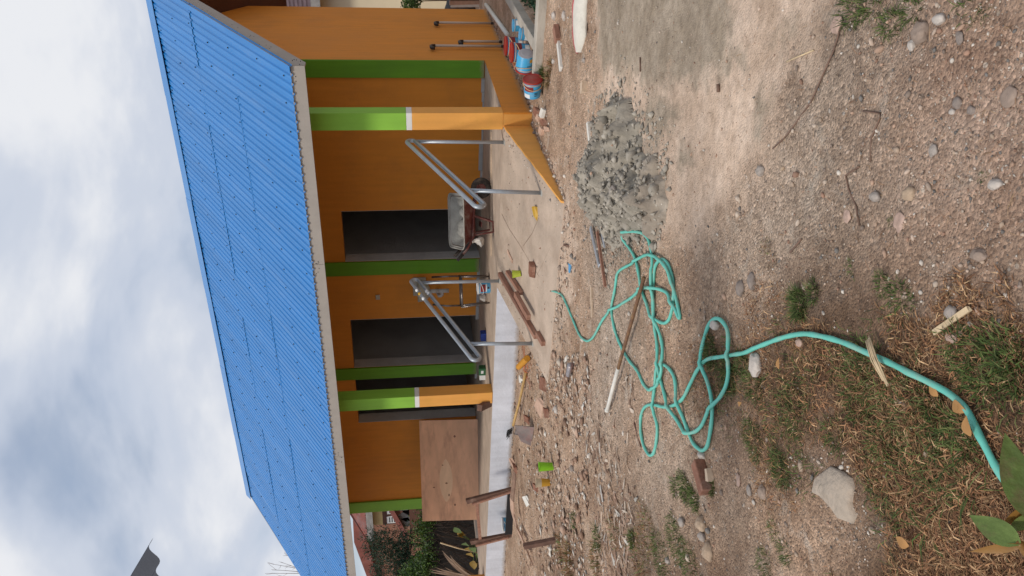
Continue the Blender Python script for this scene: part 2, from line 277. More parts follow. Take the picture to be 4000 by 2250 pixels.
    bp = N.new('ShaderNodeBump'); bp.inputs['Strength'].default_value = 1.0; bp.inputs['Distance'].default_value = 0.026; L.new(hgt, bp.inputs['Height']); L.new(bp.outputs[0], b.inputs['Normal'])
    MATS['ground_soil'] = m
ground_material()

# ------------------------------------------------------------------ mesh helpers
def mesh_obj(name, me, material, parent=None, smooth=False):
    o = bpy.data.objects.new(name, me); COL.objects.link(o)
    if material and not me.materials: me.materials.append(MATS[material])
    if smooth and len(me.polygons): me.polygons.foreach_set('use_smooth', [True]*len(me.polygons))
    if parent: o.parent = parent
    return o
def world_origin(o):
    v = Vector((0, 0, 0))
    while o: v += o.location; o = o.parent
    return v
def from_arrays(verts, tris, name):
    me = bpy.data.meshes.new(name); verts = np.asarray(verts, np.float32); tris = np.asarray(tris, np.int32)
    me.vertices.add(len(verts)); me.vertices.foreach_set('co', verts.ravel())
    k = tris.shape[1]; n = len(tris)
    me.loops.add(n*k); me.loops.foreach_set('vertex_index', tris.ravel())
    me.polygons.add(n); me.polygons.foreach_set('loop_start', np.arange(0, n*k, k, dtype=np.int32)); me.polygons.foreach_set('loop_total', np.full(n, k, np.int32))
    me.update(calc_edges=True); me.validate(); return me
def set_tint(me, cols, name='tint'):
    a = me.color_attributes.new(name, 'FLOAT_COLOR', 'POINT'); c = np.ones((len(me.vertices), 4), np.float32); c[:, :3] = cols; a.data.foreach_set('color', c.ravel())
def V(*a): return Vector(a)
class MB:
    """collects shapes given in world coordinates and links them as ONE mesh object"""
    def __init__(s): s.v = []; s.f = []
    def add(s, vs, fs):
        o = len(s.v); s.v += [Vector(p) for p in vs]; s.f += [tuple(i+o for i in f) for f in fs]; return s
    def box(s, x0, x1, y0, y1, z0, z1):
        return s.add([(x, y, z) for z in (z0, z1) for y in (y0, y1) for x in (x0, x1)], [(0, 2, 3, 1), (4, 5, 7, 6), (0, 1, 5, 4), (2, 6, 7, 3), (0, 4, 6, 2), (1, 3, 7, 5)])
    def obox(s, c, ax, ay, az, jit=0.0):
        """oriented box: centre and three half-axis vectors; jit knocks the corners about"""
        c, ax, ay, az = Vector(c), Vector(ax), Vector(ay), Vector(az)
        vs = []
        for k in (-1, 1):
            for j in (-1, 1):
                for i in (-1, 1):
                    w = Vector((random.uniform(-jit, jit), random.uniform(-jit, jit), random.uniform(-jit, jit)))
                    vs.append(c + ax*(i*(1+w.x)) + ay*(j*(1+w.y)) + az*(k*(1+w.z)))
        return s.add(vs, [(0, 2, 3, 1), (4, 5, 7, 6), (0, 1, 5, 4), (2, 6, 7, 3), (0, 4, 6, 2), (1, 3, 7, 5)])
    def bar(s, a, b, w, h, up=(0, 0, 1), jit=0.0):
        a, b = Vector(a), Vector(b); d = (b-a); L = d.length; d.normalize(); up = Vector(up)
        sd = d.cross(up)
        if sd.length < 1e-4: sd = d.cross(Vector((1, 0, 0)))
        sd.normalize(); u = sd.cross(d)
        return s.obox((a+b)/2, d*(L/2), sd*(w/2), u*(h/2), jit)
    def tube(s, pts, r, n=8, cap=True, closed=False):
        pts = [Vector(p) for p in pts]; R = r if isinstance(r, (list, tuple)) else [r]*len(pts); m = len(pts); rings = []
        prev = None
        for i, p in enumerate(pts):
            if closed: d = pts[(i+1) % m]-pts[i-1]
            else: d = pts[min(i+1, m-1)]-pts[max(i-1, 0)]
            d.normalize()
            if prev is None:
                a = d.cross(Vector((0, 0, 1)))
                if a.length < 0.1: a = d.cross(Vector((1, 0, 0)))
            else: a = prev - d*prev.dot(d)
            a.normalize(); prev = a; bb = d.cross(a)
            rings.append([p + (a*math.cos(2*math.pi*k/n)+bb*math.sin(2*math.pi*k/n))*R[i] for k in range(n)])
        vs = [q for rg in rings for q in rg]; fs = []
        for i in range(m if closed else m-1):
            j = (i+1) % m
            for k in range(n): fs.append((i*n+k, i*n+(k+1) % n, j*n+(k+1) % n, j*n+k))
        if cap and not closed: fs.append(tuple(reversed(range(n)))); fs.append(tuple((m-1)*n+k for k in range(n)))
        return s.add(vs, fs)
    def lathe(s, base, axis, prof, n=24, cap0=True, cap1=True, ph0=0, ph1=2*math.pi):
        """prof: list of (radius, height along axis)"""
        base, axis = Vector(base), Vector(axis).normalized(); a = axis.cross(Vector((0.3, 1, 0.1))); a.normalize(); b = axis.cross(a)
        full = abs(ph1-ph0-2*math.pi) < 1e-6; nn = n if full else n+1
        vs = [base+axis*h+(a*math.cos(ph0+(ph1-ph0)*k/n)+b*math.sin(ph0+(ph1-ph0)*k/n))*r for r, h in prof for k in range(nn)]; fs = []
        for i in range(len(prof)-1):
            for k in range(n): fs.append((i*nn+k, i*nn+(k+1) % nn, (i+1)*nn+(k+1) % nn, (i+1)*nn+k))
        if full and cap0: fs.append(tuple(reversed(range(n))))
        if full and cap1: fs.append(tuple((len(prof)-1)*n+k for k in range(n)))
        return s.add(vs, fs)
    def prism(s, poly, axis, a0, a1):
        """poly: 2-D outline; axis 0: poly=(y,z) 1: poly=(x,z) 2: poly=(x,y)"""
        n = len(poly); mk = {0: lambda p, t: (t, p[0], p[1]), 1: lambda p, t: (p[0], t, p[1]), 2: lambda p, t: (p[0], p[1], t)}[axis]
        vs = [mk(p, t) for t in (a0, a1) for p in poly]
        return s.add(vs, [tuple(reversed(range(n))), tuple(range(n, 2*n))]+[(i, (i+1) % n, n+(i+1) % n, n+i) for i in range(n)])
    def build(s, name, material, parent=None, origin=None, smooth=False, bevel=0.0, auto=None):
        og = world_origin(parent) if parent else Vector((0, 0, 0))
        if origin is not None: loc = Vector(origin)-og
        elif parent is None:
            mn = Vector([min(p[i] for p in s.v) for i in range(3)]); mxx = Vector([max(p[i] for p in s.v) for i in range(3)]); loc = Vector(((mn.x+mxx.x)/2, (mn.y+mxx.y)/2, mn.z))
        else: loc = Vector((0, 0, 0))
        me = bpy.data.meshes.new(name); me.from_pydata([tuple(p-og-loc) for p in s.v], [], s.f)
        bm = bmesh.new(); bm.from_mesh(me); bmesh.ops.recalc_face_normals(bm, faces=bm.faces)
        if bevel > 0: bmesh.ops.bevel(bm, geom=[e for e in bm.edges if len(e.link_faces) == 2 and e.calc_face_angle(0) > 0.6], offset=bevel, segments=2, affect='EDGES', profile=0.5)
        if auto is not None:
            for f in bm.faces: f.smooth = True
            for e in bm.edges:
                if len(e.link_faces) == 2 and e.calc_face_angle(0) > auto: e.smooth = False
        bm.to_mesh(me); bm.free(); me.update()
        o = mesh_obj(name, me, material, parent, smooth); o.location = loc; return o
def tag(o, label, cat, group=None, kind=None):
    if label: o['label'] = label
    if cat: o['category'] = cat
    if group: o['group'] = group
    if kind: o['kind'] = kind
    return o
def thing(name, loc, label, cat, group=None):
    o = bpy.data.objects.new(name, None); COL.objects.link(o); o.location = loc; o.empty_display_size = 0.1; return tag(o, label, cat, group)
def structure(o): o['kind'] = 'structure'; return o

# value noise on arrays
_T = RNG.random((256, 256))
def vn(x, y):
    xi = np.floor(x).astype(int); yi = np.floor(y).astype(int); fx = x-xi; fy = y-yi; fx = fx*fx*(3-2*fx); fy = fy*fy*(3-2*fy)
    a = _T[xi & 255, yi & 255]; b = _T[(xi+1) & 255, yi & 255]; c = _T[xi & 255, (yi+1) & 255]; d = _T[(xi+1) & 255, (yi+1) & 255]
    return (a*(1-fx)+b*fx)*(1-fy)+(c*(1-fx)+d*fx)*fy
def fbm(x, y, o=5, g=0.5):
    s = 0; a = 1; t = 0
    for i in range(o): s = s+a*vn(x*2**i+17.3*i, y*2**i+9.1*i); t += a; a *= g
    return s/t
def poly_sd(px, py, poly):
    """signed distance to a polygon, positive inside"""
    d = np.full(px.shape, 1e9); ins = np.zeros(px.shape, bool); n = len(poly)
    for i in range(n):
        x0, y0 = poly[i]; x1, y1 = poly[(i+1) % n]; ex, ey = x1-x0, y1-y0
        t = np.clip(((px-x0)*ex+(py-y0)*ey)/(ex*ex+ey*ey+1e-12), 0, 1)
        d = np.minimum(d, np.hypot(px-x0-t*ex, py-y0-t*ey))
        c = ((y0 > py) != (y1 > py)); 
        with np.errstate(divide='ignore', invalid='ignore'): xx = (x1-x0)*(py-y0)/(y1-y0+1e-15)+x0
        ins ^= c & (px < xx)
    return np.where(ins, d, -d)
def gpoly(pts): return [(gp(x, y).x, gp(x, y).y) for x, y in pts]
def sstep(d, w): t = np.clip(d/w*0.5+0.5, 0, 1); return t*t*(3-2*t)

FZ = 0.345            # porch floor above the yard
RS = FZ/2.08          # slope of the ramp

# ================================================================== GROUND
CEM = gpoly([(2325, -400), (2325, 0), (2330, 250), (2345, 420), (2480, 640), (2540, 860), (2500, 985), (2640, 985), (2759, 923), (2871, 811), (2899, 734), (3011, 629), (3053, 391), (3080, 265), (3157, 245), (3178, 140), (3248, 0), (3400, -400)])
STAINS = [gpoly(p) for p in (
    [(3067, 110), (3178, 126), (3180, 182), (3150, 258), (3074, 252), (3056, 160)],
    [(2983, 343), (3060, 314), (3046, 455), (3011, 629), (2941, 629), (2934, 490), (2962, 420)],
    [(2326, -300), (2326, 280), (2590, 350), (2703, 335), (2830, 308), (2913, 238), (2890, 140), (2860, 0), (2860, -300)],
    [(2560, 360), (2690, 400), (2640, 500), (2560, 560), (2500, 470)],
    [(2660, 540), (2720, 560), (2690, 700), (2640, 640)],
    [(2760, 900), (2860, 700), (2990, 640), (2960, 720), (2880, 820)])]
FOOT = gpoly([(2120, 560), (2230, 700), (2260, 900), (2260, 1150), (2200, 1400), (2100, 1420), (2090, 900)])
TURF = gpoly([(2720, 1290), (2760, 1230), (2900, 1300), (3000, 1240), (3150, 1140), (3300, 1090), (3420, 1150), (3600, 1200), (3750, 1290), (3900, 1290), (4100, 1200), (5200, 1200), (5200, 2900), (3350, 2900), (3360, 2200), (3430, 2060), (3360, 1880), (3230, 1780), (3060, 1850), (2950, 1800), (2850, 1650), (2780, 1600), (2700, 1450)])
TURF2 = gpoly([(2470, 1950), (2560, 2050), (2620, 2130), (2900, 2080), (2960, 2250), (3000, 2700), (2400, 2700), (2420, 2100)])
TURF3 = gpoly([(2160, 2080), (2260, 2110), (2290, 2300), (2150, 2300)])
GREY = [gpoly(p) for p in ([(2990, 640), (3080, 330), (3180, 240), (3330, 0), (3420, 0), (3340, 420), (3400, 800), (3300, 1000), (3000, 1130), (2760, 1040), (2860, 850)],
                           [(2280, 560), (2420, 1000), (2480, 1300), (2420, 1700), (2320, 1650), (2330, 1200), (2270, 800)],
                           [(2560, 1750), (2700, 1800), (2560, 2050), (2450, 2000)])]
HEAP = gpoly([(2350, 470), (2322, 560), (2318, 700), (2328, 830), (2352, 930), (2410, 962), (2480, 958), (2560, 900), (2605, 800), (2605, 700), (2545, 610), (2500, 500), (2440, 400)])
REDS = gpoly([(3420, -200), (3380, 500), (3450, 900), (3700, 1150), (4600, 1150), (5000, -600)])
def gz(x, y):
    x = np.asarray(x, float); y = np.asarray(y, float)
    far = np.clip((np.hypot(x+1, y+6)-9)/10, 0, 1)
    h = (fbm(x*0.9+40, y*0.9+11, 4)-0.5)*0.045 + (fbm(x*7+3, y*7+8, 4)-0.5)*0.032 + (fbm(x*19+3, y*19+8, 2)-0.5)*0.014
    c = np.clip((poly_sd(x, y, CEM)+0.05)/0.25, 0, 1)
    h = h*(1-0.6*c) + 0.006*c
    t = np.clip((poly_sd(x, y, TURF)+0.05)/0.3, 0, 1); h = h + t*(0.010+(fbm(x*5+70, y*5, 3)-0.5)*0.05)
    near = np.clip((y+3.0)/0.7, 0, 1)*np.clip((1.2-x)/0.5, 0, 1); h = h*(1-0.85*near)
    rampz = np.clip((0.25-np.abs(y+4.25))/0.25, 0, 1)*np.clip((x+2.7)/0.2, 0, 1)*np.clip((0.1-x)/0.2, 0, 1); h = h*(1-0.9*rampz)
    return h*(1-far) + far*(fbm(x*0.1, y*0.1, 3)-0.5)*0.3
def G(p, dz=0.0):
    """a ground point seen at a pixel (or any x, y), on the uneven surface"""
    return Vector((p[0], p[1], float(gz(p[0], p[1]))+dz))
def GP(x, y, dz=0.0): return G(gp(x, y), dz)
def build_ground():
    def axis(lo, hi, step, loS, hiS, far):
        a = list(np.arange(lo, hi, step)); s = step; v = hi
        while v < far: s *= 1.16; v += s; a.append(v)
        s = step; v = lo; b = []
        while v > -far: s *= 1.16; v -= s; b.append(v)
        return np.array(b[::-1]+a)
    xs = axis(-6.5, 3.3, 0.026, 0, 0, 400); ys = axis(-10.4, -2.2, 0.026, 0, 0, 400)
    X, Y = np.meshgrid(xs, ys); Z = gz(X, Y)
    bed = np.clip((X-0.93)/0.05, 0, 1)*np.clip((Y+2.43)/0.05, 0, 1)*np.clip((4-X)/0.5, 0, 1)*np.clip((3.0-Y)/0.5, 0, 1); Z = Z-0.30*bed
    under = (X < -0.15) & (X > -9.4) & (Y > -2.0) & (Y < 3.0); Z = np.where(under, -0.15, Z)
    nx, ny = len(xs), len(ys); idx = np.arange(nx*ny).reshape(ny, nx)
    q = np.stack([idx[:-1, :-1], idx[:-1, 1:], idx[1:, 1:], idx[1:, :-1]], -1).reshape(-1, 4)
    me = from_arrays(np.stack([X, Y, Z], -1).reshape(-1, 3), q, 'ground')
    x, y = X.ravel(), Y.ravel(); wob = (fbm(x*2.5, y*2.5, 4)-0.5)*0.35
    cem = np.maximum(sstep(poly_sd(x, y, CEM)+wob*0.5, 0.30), 0.8*sstep(poly_sd(x, y, FOOT)+wob, 0.5))
    st = np.zeros_like(x)
    for p in STAINS: st = np.maximum(st, sstep(poly_sd(x, y, p)+wob*0.3, 0.22))
    tf = np.maximum(sstep(poly_sd(x, y, TURF)+wob, 0.35), 0.75*sstep(poly_sd(x, y, TURF2)+wob, 0.5)); tf = np.maximum(tf, 0.6*sstep(poly_sd(x, y, TURF3)+wob, 0.4))
    gr = np.zeros_like(x)
    for p in GREY: gr = np.maximum(gr, sstep(poly_sd(x, y, p)+wob, 0.6))
    rd = sstep(poly_sd(x, y, REDS)+wob, 0.7)
    far = np.clip((np.hypot(x+3, y+4)-11)/4, 0, 1)
    set_tint(me, np.stack([cem, st*cem, np.maximum(tf, far*0.9)], -1), 'zone'); set_tint(me, np.stack([gr, rd, sstep(poly_sd(x, y, HEAP)+wob*0.6+0.04, 0.5)], -1), 'zone2')
    o = mesh_obj('ground', me, 'ground_soil', smooth=True); structure(o)
build_ground()

# ================================================================== BUILDING
RX0, RX1 = -10.17, 0.693                  # roof ends
EY, EZ = -2.65, 2.724                     # eave (top of the fascia)
RY, RZ = 1.66, 5.24                       # ridge
SL = (RZ-EZ)/(RY-EY); SLB = 0.68          # front and back slope
def roof_z(y): return EZ+SL*(y-EY) if y <= RY else RZ-SLB*(y-RY)
BY = 3.13                                 # back of the building
bld = thing('building', (-4.6, 0, 0), 'low orange and green building with a blue corrugated roof and open porch', 'building')
# walls
def gable(x0, x1, y0, name, m, zb=-0.08):
    pts = [(y0, zb), (BY, zb), (BY, roof_z(BY)-0.16), (RY, RZ-0.16), (y0, roof_z(y0)-0.16)]
    return MB().prism(pts, 0, x0, x1).build(name, m, bld)
gable(-0.15, 0.0, 0.0, 'end_wall', 'orange_wall')
gable(-9.18, -9.03, 0.0, 'end_wall', 'orange_wall')
LZ = FZ+2.2
top = roof_z(0.07)-0.16
comb_ = [(-0.15, FZ-0.05), (-2.363, FZ-0.05), (-2.363, LZ), (-3.28, LZ), (-3.28, FZ-0.05), (-4.428, FZ-0.05), (-4.428, LZ), (-5.465, LZ), (-5.465, FZ-0.05), (-5.716, FZ-0.05), (-5.716, LZ), (-6.77, LZ), (-6.77, FZ-0.05), (-9.03, FZ-0.05), (-9.03, top), (-0.15, top)]
MB().prism(comb_, 1, 0.0, 0.15).build('front_wall', 'orange_wall', bld)
MB().box(-9.03, -0.15, BY-0.15, BY, -0.08, roof_z(BY)-0.16).build('back_wall', 'orange_wall', bld)
for x0, x1 in ((-0.251, -0.003), (-3.531, -3.281), (-5.715, -5.466), (-9.178, -8.885)):
    b = MB(); b.box(x0, x1, -0.035, -0.0005, FZ+0.012, 2.915)
    b.build('pilaster', 'green_light' if x0 < -8 else 'green_dark', bld, bevel=0.004)
# strip of bare mortar left between paint and floor
b = MB(); x = -0.26
while x > -9.0:
    w = random.uniform(0.12, 0.4); x1 = max(x-w, -9.0)
    if not any(a < (x+x1)/2 < c for a, c in ((-3.3, -2.3), (-5.5, -4.4), (-6.8, -5.7))): b.box(x1, x, -random.uniform(0.006, 0.016), -0.001, FZ-0.02, FZ+random.uniform(0.02, 0.06))
    x = x1-0.002
b.build('unpainted_skirting', 'grey_plaster', bld)['kind'] = 'stuff'
# bare door reveals, inner partitions, back lining
for x in (-3.28, -5.465, -6.77): MB().box(x-0.004, x+0.008, 0.004, 0.235, FZ+0.002, LZ-0.004).build('door_reveal', 'reveal_plaster', bld)
for x in (-2.363, -4.428, -5.716): MB().box(x-0.008, x+0.004, 0.004, 0.235, FZ+0.002, LZ-0.004).build('door_reveal', 'reveal_plaster', bld)
for x in (-1.1, -3.405, -5.59, -7.6): MB().box(x-0.06, x+0.06, 0.17, BY-0.16, FZ+0.002, 2.915).build('partition_wall', 'grey_plaster', bld)
MB().box(-9.02, -0.16, BY-0.158, BY-0.151, FZ+0.002, 2.915).build('inner_lining', 'grey_plaster', bld)
MB().box(-9.02, -0.16, 0.151, 0.158, LZ+0.002, 2.915).build('inner_lining', 'grey_plaster', bld)
MB().box(-9.4, -0.16, -1.86, BY-0.16, 2.92, 2.95).build('shading_ceiling', 'ceiling_dark', bld)  # unseen flat ceiling, added and kept dark to shade the top of the wall
MB().box(-9.4, -0.16, -2.42, -1.90, 2.78, 2.80).build('shading_ceiling', 'ceiling_dark', bld)  # unseen strip added to close the front gap against light
# porch slab, its faces, ramp
b = MB(); b.box(-9.6, -0.022, -2.155, 2.98, 0.0, FZ); b.build('porch_floor', 'concrete', bld)
MB().box(-0.020, 0.0, -2.173, -0.0005, -0.08, FZ+0.003).build('plinth_side', 'orange_wall', bld)
MB().box(-0.181, -0.0205, -2.173, -2.156, -0.08, FZ+0.003).build('plinth_front', 'orange_column', bld)
MB().box(-9.6, -2.474, -2.176, -2.156, -0.06, FZ-0.006).build('plinth_front', 'whitewash', bld)['label'] = 'whitewashed front face of the porch slab'
RY1 = -2.173-2.08
ramp = MB().prism([(-2.1545, -0.08), (-2.1545, FZ-0.001), (-2.18, FZ-0.001), (RY1, 0.004), (RY1-0.06, -0.05), (RY1-0.06, -0.08)], 0, -2.472, -0.183).build('ramp', 'concrete', bld)
def jag(n, y0, z0, y1, z1, a): return [(y0+(y1-y0)*i/n+random.uniform(-a, a)*0.5, z0+(z1-z0)*i/n+random.uniform(-a, a)) for i in range(n+1)]
MB().prism([(-2.175, -0.08)]+jag(14, -2.178, FZ-0.002, RY1+0.01, 0.028, 0.006)+[(RY1-0.03, -0.06)], 0, -0.182, -0.160).build('ramp_side', 'orange_column', ramp)['label'] = 'orange painted wedge of the ramp side'
# shallow scored lines and dried mortar on the ramp
def ramp_z(y): return FZ+RS*(y+2.173)
def scored(pts, w):
    b = MB()
    for (xa, ya), (xb, yb) in zip(pts[:-1], pts[1:]):
        p, q = ramp_pt(xa, ya), ramp_pt(xb, yb); b.bar(p, q, w, 0.006)
    b.build('mortar_crack', 'dirt_line', ramp)
mat('dirt_line', (0.26, 0.19, 0.14), 0.95, var=0.3, scale=20, bump=0.6)
scored([(1960, 835), (1990, 895), (2030, 955), (2060, 1005), (2110, 1085), (2150, 1150), (2175, 1200)], 0.010)
scored([(2105, 850), (2080, 910), (2045, 960)], 0.012); scored([(2150, 965), (2120, 1030), (2098, 1075)], 0.010)
# grey cement smear along the ramp's edge against the plinth and crumbs
# columns
def column(x0, x1):
    y0, y1 = -2.173, -1.961
    c = MB().box(x0, x1, y0, y1, FZ-0.002 if x0 < -1 else FZ+0.0035, 1.438).build('column', 'orange_column', bld, bevel=0.006)
    MB().box(x0+0.0005, x1-0.0005, y0+0.0005, y1-0.0005, 1.4385, 1.505).build('white_band', 'white_paint', c, bevel=0.003)
    MB().box(x0, x1, y0, y1, 1.5055, 2.86).build('upper_shaft', 'green_light', c, bevel=0.006)
column(-0.2117, -0.0005); column(-4.561, -4.349)
b = MB(); b.box(-9.4, 0.0, -2.165, -1.97, 2.862, 2.872); b.build('porch_beam', 'timber_dark', bld)
# ---- roof: timber deck, sheets in three lapped courses, ridge cap, fascia boards
deck = MB()
for (ya, yb) in ((EY+0.04, RY), (RY, BY+0.75)):
    za, zb = roof_z(ya)-0.055, (RZ-0.055 if yb == RY else roof_z(yb)-0.055)
    if ya == RY: za = RZ-0.055
    deck.add([(x, y, z) for x in (RX0+0.04, RX1-0.04) for y, z in ((ya, za), (yb, zb), (yb, zb-0.09), (ya, za-0.09))], [(0, 1, 2, 3), (7, 6, 5, 4), (0, 4, 5, 1), (1, 5, 6, 2), (2, 6, 7, 3), (3, 7, 4, 0)])
roof = deck.build('roof', 'soffit_brown', bld)
NC = 13; SW = (RX1+0.012-(RX0-0.012))/NC; PIT = SW/8
def corr_h(t):                                  # t in ribs: wide crowns, narrow valleys
    f = t % 1.0; d_ = abs(f-0.5)*2                    # 0 in the middle of the crown, 1 in the valley
    k_ = min(1, max(0, (0.86-d_)/0.26)); return 0.019*k_*k_*(3-2*k_) - 0.0035*math.exp(-(d_/0.16)**2)
def sheet_mesh(ya, yb, lift, name, n=8, per=16):
    vs, fs = [], []; m = n*per+1
    for y, dz in ((ya, lift+0.0015), (yb, lift)):
        for i in range(m+2):
            t = (i-1)/per; vs.append((t*PIT, y-EY, roof_z(y)-EZ-0.029+dz+corr_h(t)))
    k = m+2
    for i in range(k-1): fs.append((i, i+1, k+i+1, k+i))
    o_ = len(vs); lo = [(x, y, z-0.0015) for x, y, z in vs]; vs += lo; fs += [tuple(reversed([q+o_ for q in f])) for f in fs[:]]      # underside
    e_ = len(vs); vs += vs[:k]+lo[:k]; fs += [(e_+i+1, e_+i, e_+k+i, e_+k+i+1) for i in range(k-1)]                               # cut edge
    me = bpy.data.meshes.new(name); me.from_pydata(vs, [], fs); me.polygons.foreach_set('use_smooth', [True]*len(me.polygons)); me.materials.append(MATS['roof_blue']); me.update(); return me
rows = [(EY-0.016, -1.13, 0.0), (-1.145, 0.075, 0.0045), (0.058, RY, 0.009)]
rm = [sheet_mesh(a, c, l, 'roof_sheet') for a, c, l in rows]
og = world_origin(roof)
for r_, me in enumerate(rm):
    for c in range(NC):
        o = mesh_obj('roof_sheet', me, None, roof); o.location = Vector((RX0-0.012+c*SW, EY, EZ+0.0015*(c % 2)+random.uniform(-0.001, 0.001)))-og
        o.rotation_euler = (random.uniform(-0.0016, 0.0010), 0, random.uniform(-0.0012, 0.0012))
# the slope behind the ridge
vs, fs = [], []
for i in range(NC*8*6+1):
    for y in (RY, BY+0.80): vs.append((RX0-0.012+i*PIT/6, y, (RZ if y == RY else roof_z(y))-0.03+corr_h(i/6)))
fs = [(2*i, 2*i+1, 2*i+3, 2*i+2) for i in range(NC*8*6)]
MB().add(vs, fs).build('back_slope', 'roof_blue', roof, smooth=True)
# ridge cap in lengths
x = RX0-0.02
k = 0
while x < RX1:
    x1 = min(x+1.83, RX1+0.02); lf = 0.004*(k % 2); b = MB()
    pr = [(RY-0.17, roof_z(RY-0.17)+0.018+lf), (RY-0.03, RZ+0.036+lf), (RY, RZ+0.044+lf), (RY+0.03, RZ+0.030+lf), (RY+0.17, RZ-SLB*0.17+0.02+lf)]
    b.prism(pr+[(p[0], p[1]-0.004) for p in reversed(pr)], 0, x-0.02, x1); b.build('ridge_cap', 'ridge_blue', roof); x = x1; k += 1
# fascia boards
xs = [RX1, -1.75, -5.0, -7.9, RX0]
fz0 = 2.557
for a, c in zip(xs[:-1], xs[1:]): MB().box(c+0.002, a-0.002, EY, EY+0.022, fz0+random.uniform(-0.002, 0.002), EZ-0.012).build('fascia_board', 'fascia', roof)
for ya, yb in ((EY+0.0225, -0.62), (-0.616, RY)):
    H = 0.235
    for xx in (RX1-0.024, RX0):
        ys_ = max(ya, EY+(fz0+0.004+H-EZ)/SL)
        MB().prism(([(ys_, fz0), (ya, fz0)] if ys_ > ya else [(ya, roof_z(ya)-0.004-H)])+[(ya, roof_z(ya)-0.004), (yb, roof_z(yb)-0.004), (yb, roof_z(yb)-0.004-H)], 0, xx, xx+0.0235).build('fascia_board', 'fascia', roof)
for xx in (RX1-0.024, RX0): MB().prism([(RY+0.002, RZ-0.18), (RY+0.002, RZ-0.03), (BY+0.75, roof_z(BY+0.75)-0.03), (BY+0.75, roof_z(BY+0.75)-0.19)], 0, xx, xx+0.0235).build('fascia_board', 'soffit_brown', roof)
MB().box(RX0+0.03, RX1-0.03, BY+0.75, BY+0.775, roof_z(BY+0.75)-0.19, roof_z(BY+0.75)-0.03).build('fascia_board', 'soffit_brown', roof)
# bright edge flashing down the right rake
MB().prism([(EY-0.03, roof_z(EY-0.03)+0.002), (EY-0.03, roof_z(EY-0.03)+0.006), (RY, RZ+0.006), (RY, RZ+0.002)], 0, RX1-0.065, RX1+0.004).build('rake_flashing', 'roof_blue', roof)
# screws: dark dots on every other crown, and nails in the boards
b = MB()
for yy in (-2.48, -1.85, -1.10, -0.45, 0.16, 0.8, 1.40):
    lift = 0.0 if yy < -1.14 else 0.0045 if yy < 0.06 else 0.009
    for c in range(NC*8):
        if (c+int(yy*10)) % 3 == 0:
            px = RX0-0.012+(c+0.5)*PIT+random.uniform(-0.012, 0.012); py = yy+random.uniform(-0.03, 0.03); pz = roof_z(py)-0.029+lift+0.019
            b.lathe((px, py, pz), (0, -SL, 1), [(0.011, -0.004), (0.011, 0.004), (0.006, 0.006), (0.006, 0.011)], 6)
o = b.build('screw_heads', 'screw', roof); o['kind'] = 'stuff'
b = MB()
for s_ in xs[1:-1]+[0.62]:
    for k in range(7): b.lathe((s_+random.uniform(-0.14, 0.14), EY-0.001, random.uniform(fz0+0.03, EZ-0.04)), (0, -1, 0), [(0.006, -0.002), (0.006, 0.002)], 6)
for k in range(20):
    yy = random.uniform(EY+0.05, RY-0.1); b.lathe((RX1, yy, roof_z(yy)-random.uniform(0.05, 0.16)), (1, 0, 0), [(0.006, -0.002), (0.006, 0.002)], 6)
o = b.build('nail_heads', 'screw', roof); o['kind'] = 'stuff'
# small socket on the porch wall
p = at(1476, 1160, 1, -0.004)
b = MB(); b.box(p.x-0.045, p.x+0.045, -0.022, -0.001, p.z-0.035, p.z+0.035); b.build('wall_socket', 'ceramic', bld, bevel=0.005)
# low orange end wall of the porch and the floor batten
p = at(1893, 2258, 2, FZ); MB().box(p.x-0.5, p.x-0.02, p.y-0.1, p.y+0.1, FZ+0.001, FZ+0.30).build('low_end_wall', 'orange_column', bld)
MB().add(*(lambda a, c: ([(a.x, a.y, FZ+0.001), (c.x, c.y, FZ+0.001), (c.x, c.y+0.05, FZ+0.001), (a.x, a.y+0.05, FZ+0.001), (a.x, a.y, FZ+0.02), (c.x, c.y, FZ+0.02), (c.x, c.y+0.05, FZ+0.02), (a.x, a.y+0.05, FZ+0.02)], [(3, 2, 1, 0), (4, 5, 6, 7), (0, 1, 5, 4), (1, 2, 6, 5), (2, 3, 7, 6), (3, 0, 4, 7)]))(gp(1922, 1000, FZ), gp(1922, 515, FZ))).build('floor_batten', 'timber_pale', bld)

# ================================================================== RAILINGS ON THE RAMP
def railing(x, feet, label):
    t = thing('handrail', (x, -2.9, 0), label, 'handrail', 'handrails of the ramp')
    A, B = Vector((x, -2.235, 1.405)), Vector((x, -3.93, 0.762))        # ends of the lower tube
    d = (B-A).normalized(); up = Vector((0, d.z, -d.y)); up = up if up.z > 0 else -up
    g = 0.105; r = 0.0235; C0 = A+up*g/2; C1 = B+up*g/2
    pts = [A+(B-A)*i/6 for i in range(7)]
    pts += [C1+d*(g/2*math.sin(a))-up*(g/2*math.cos(a)) for a in [math.pi*k/8 for k in range(1, 8)]]
    pts += [B+up*g+(A-B)*i/6 for i in range(7)]
    pts += [C0-d*(g/2*math.sin(a))+up*(g/2*math.cos(a)) for a in [math.pi*k/8 for k in range(1, 8)]]
    MB().tube(pts, r, 14, closed=True).build('rail', 'galvanised', t, smooth=True)
    for fx, fy in feet:
        zt = A.z+(fy-A.y)/(B.y-A.y)*(B.z-A.z)
        MB().tube([(fx, fy, ramp_z(fy)-0.03), (fx+(x-fx)*0.5, fy, (ramp_z(fy)+zt)/2), (x, fy, zt-0.012)], 0.022, 14).build('post', 'galvanised', t, smooth=True)
        MB().lathe((fx, fy, ramp_z(fy)-0.006), (0, 0, 1), [(0.045, 0), (0.034, 0.012), (0.027, 0.016)], 12).build('mortar_collar', 'mortar', t)
    return t, A, B, up, g
t, A, B, up, g = railing(-0.33, ((-0.35, -2.235), (-0.375, -3.61)), 'grey metal handrail on the right side of the ramp next to the orange column')
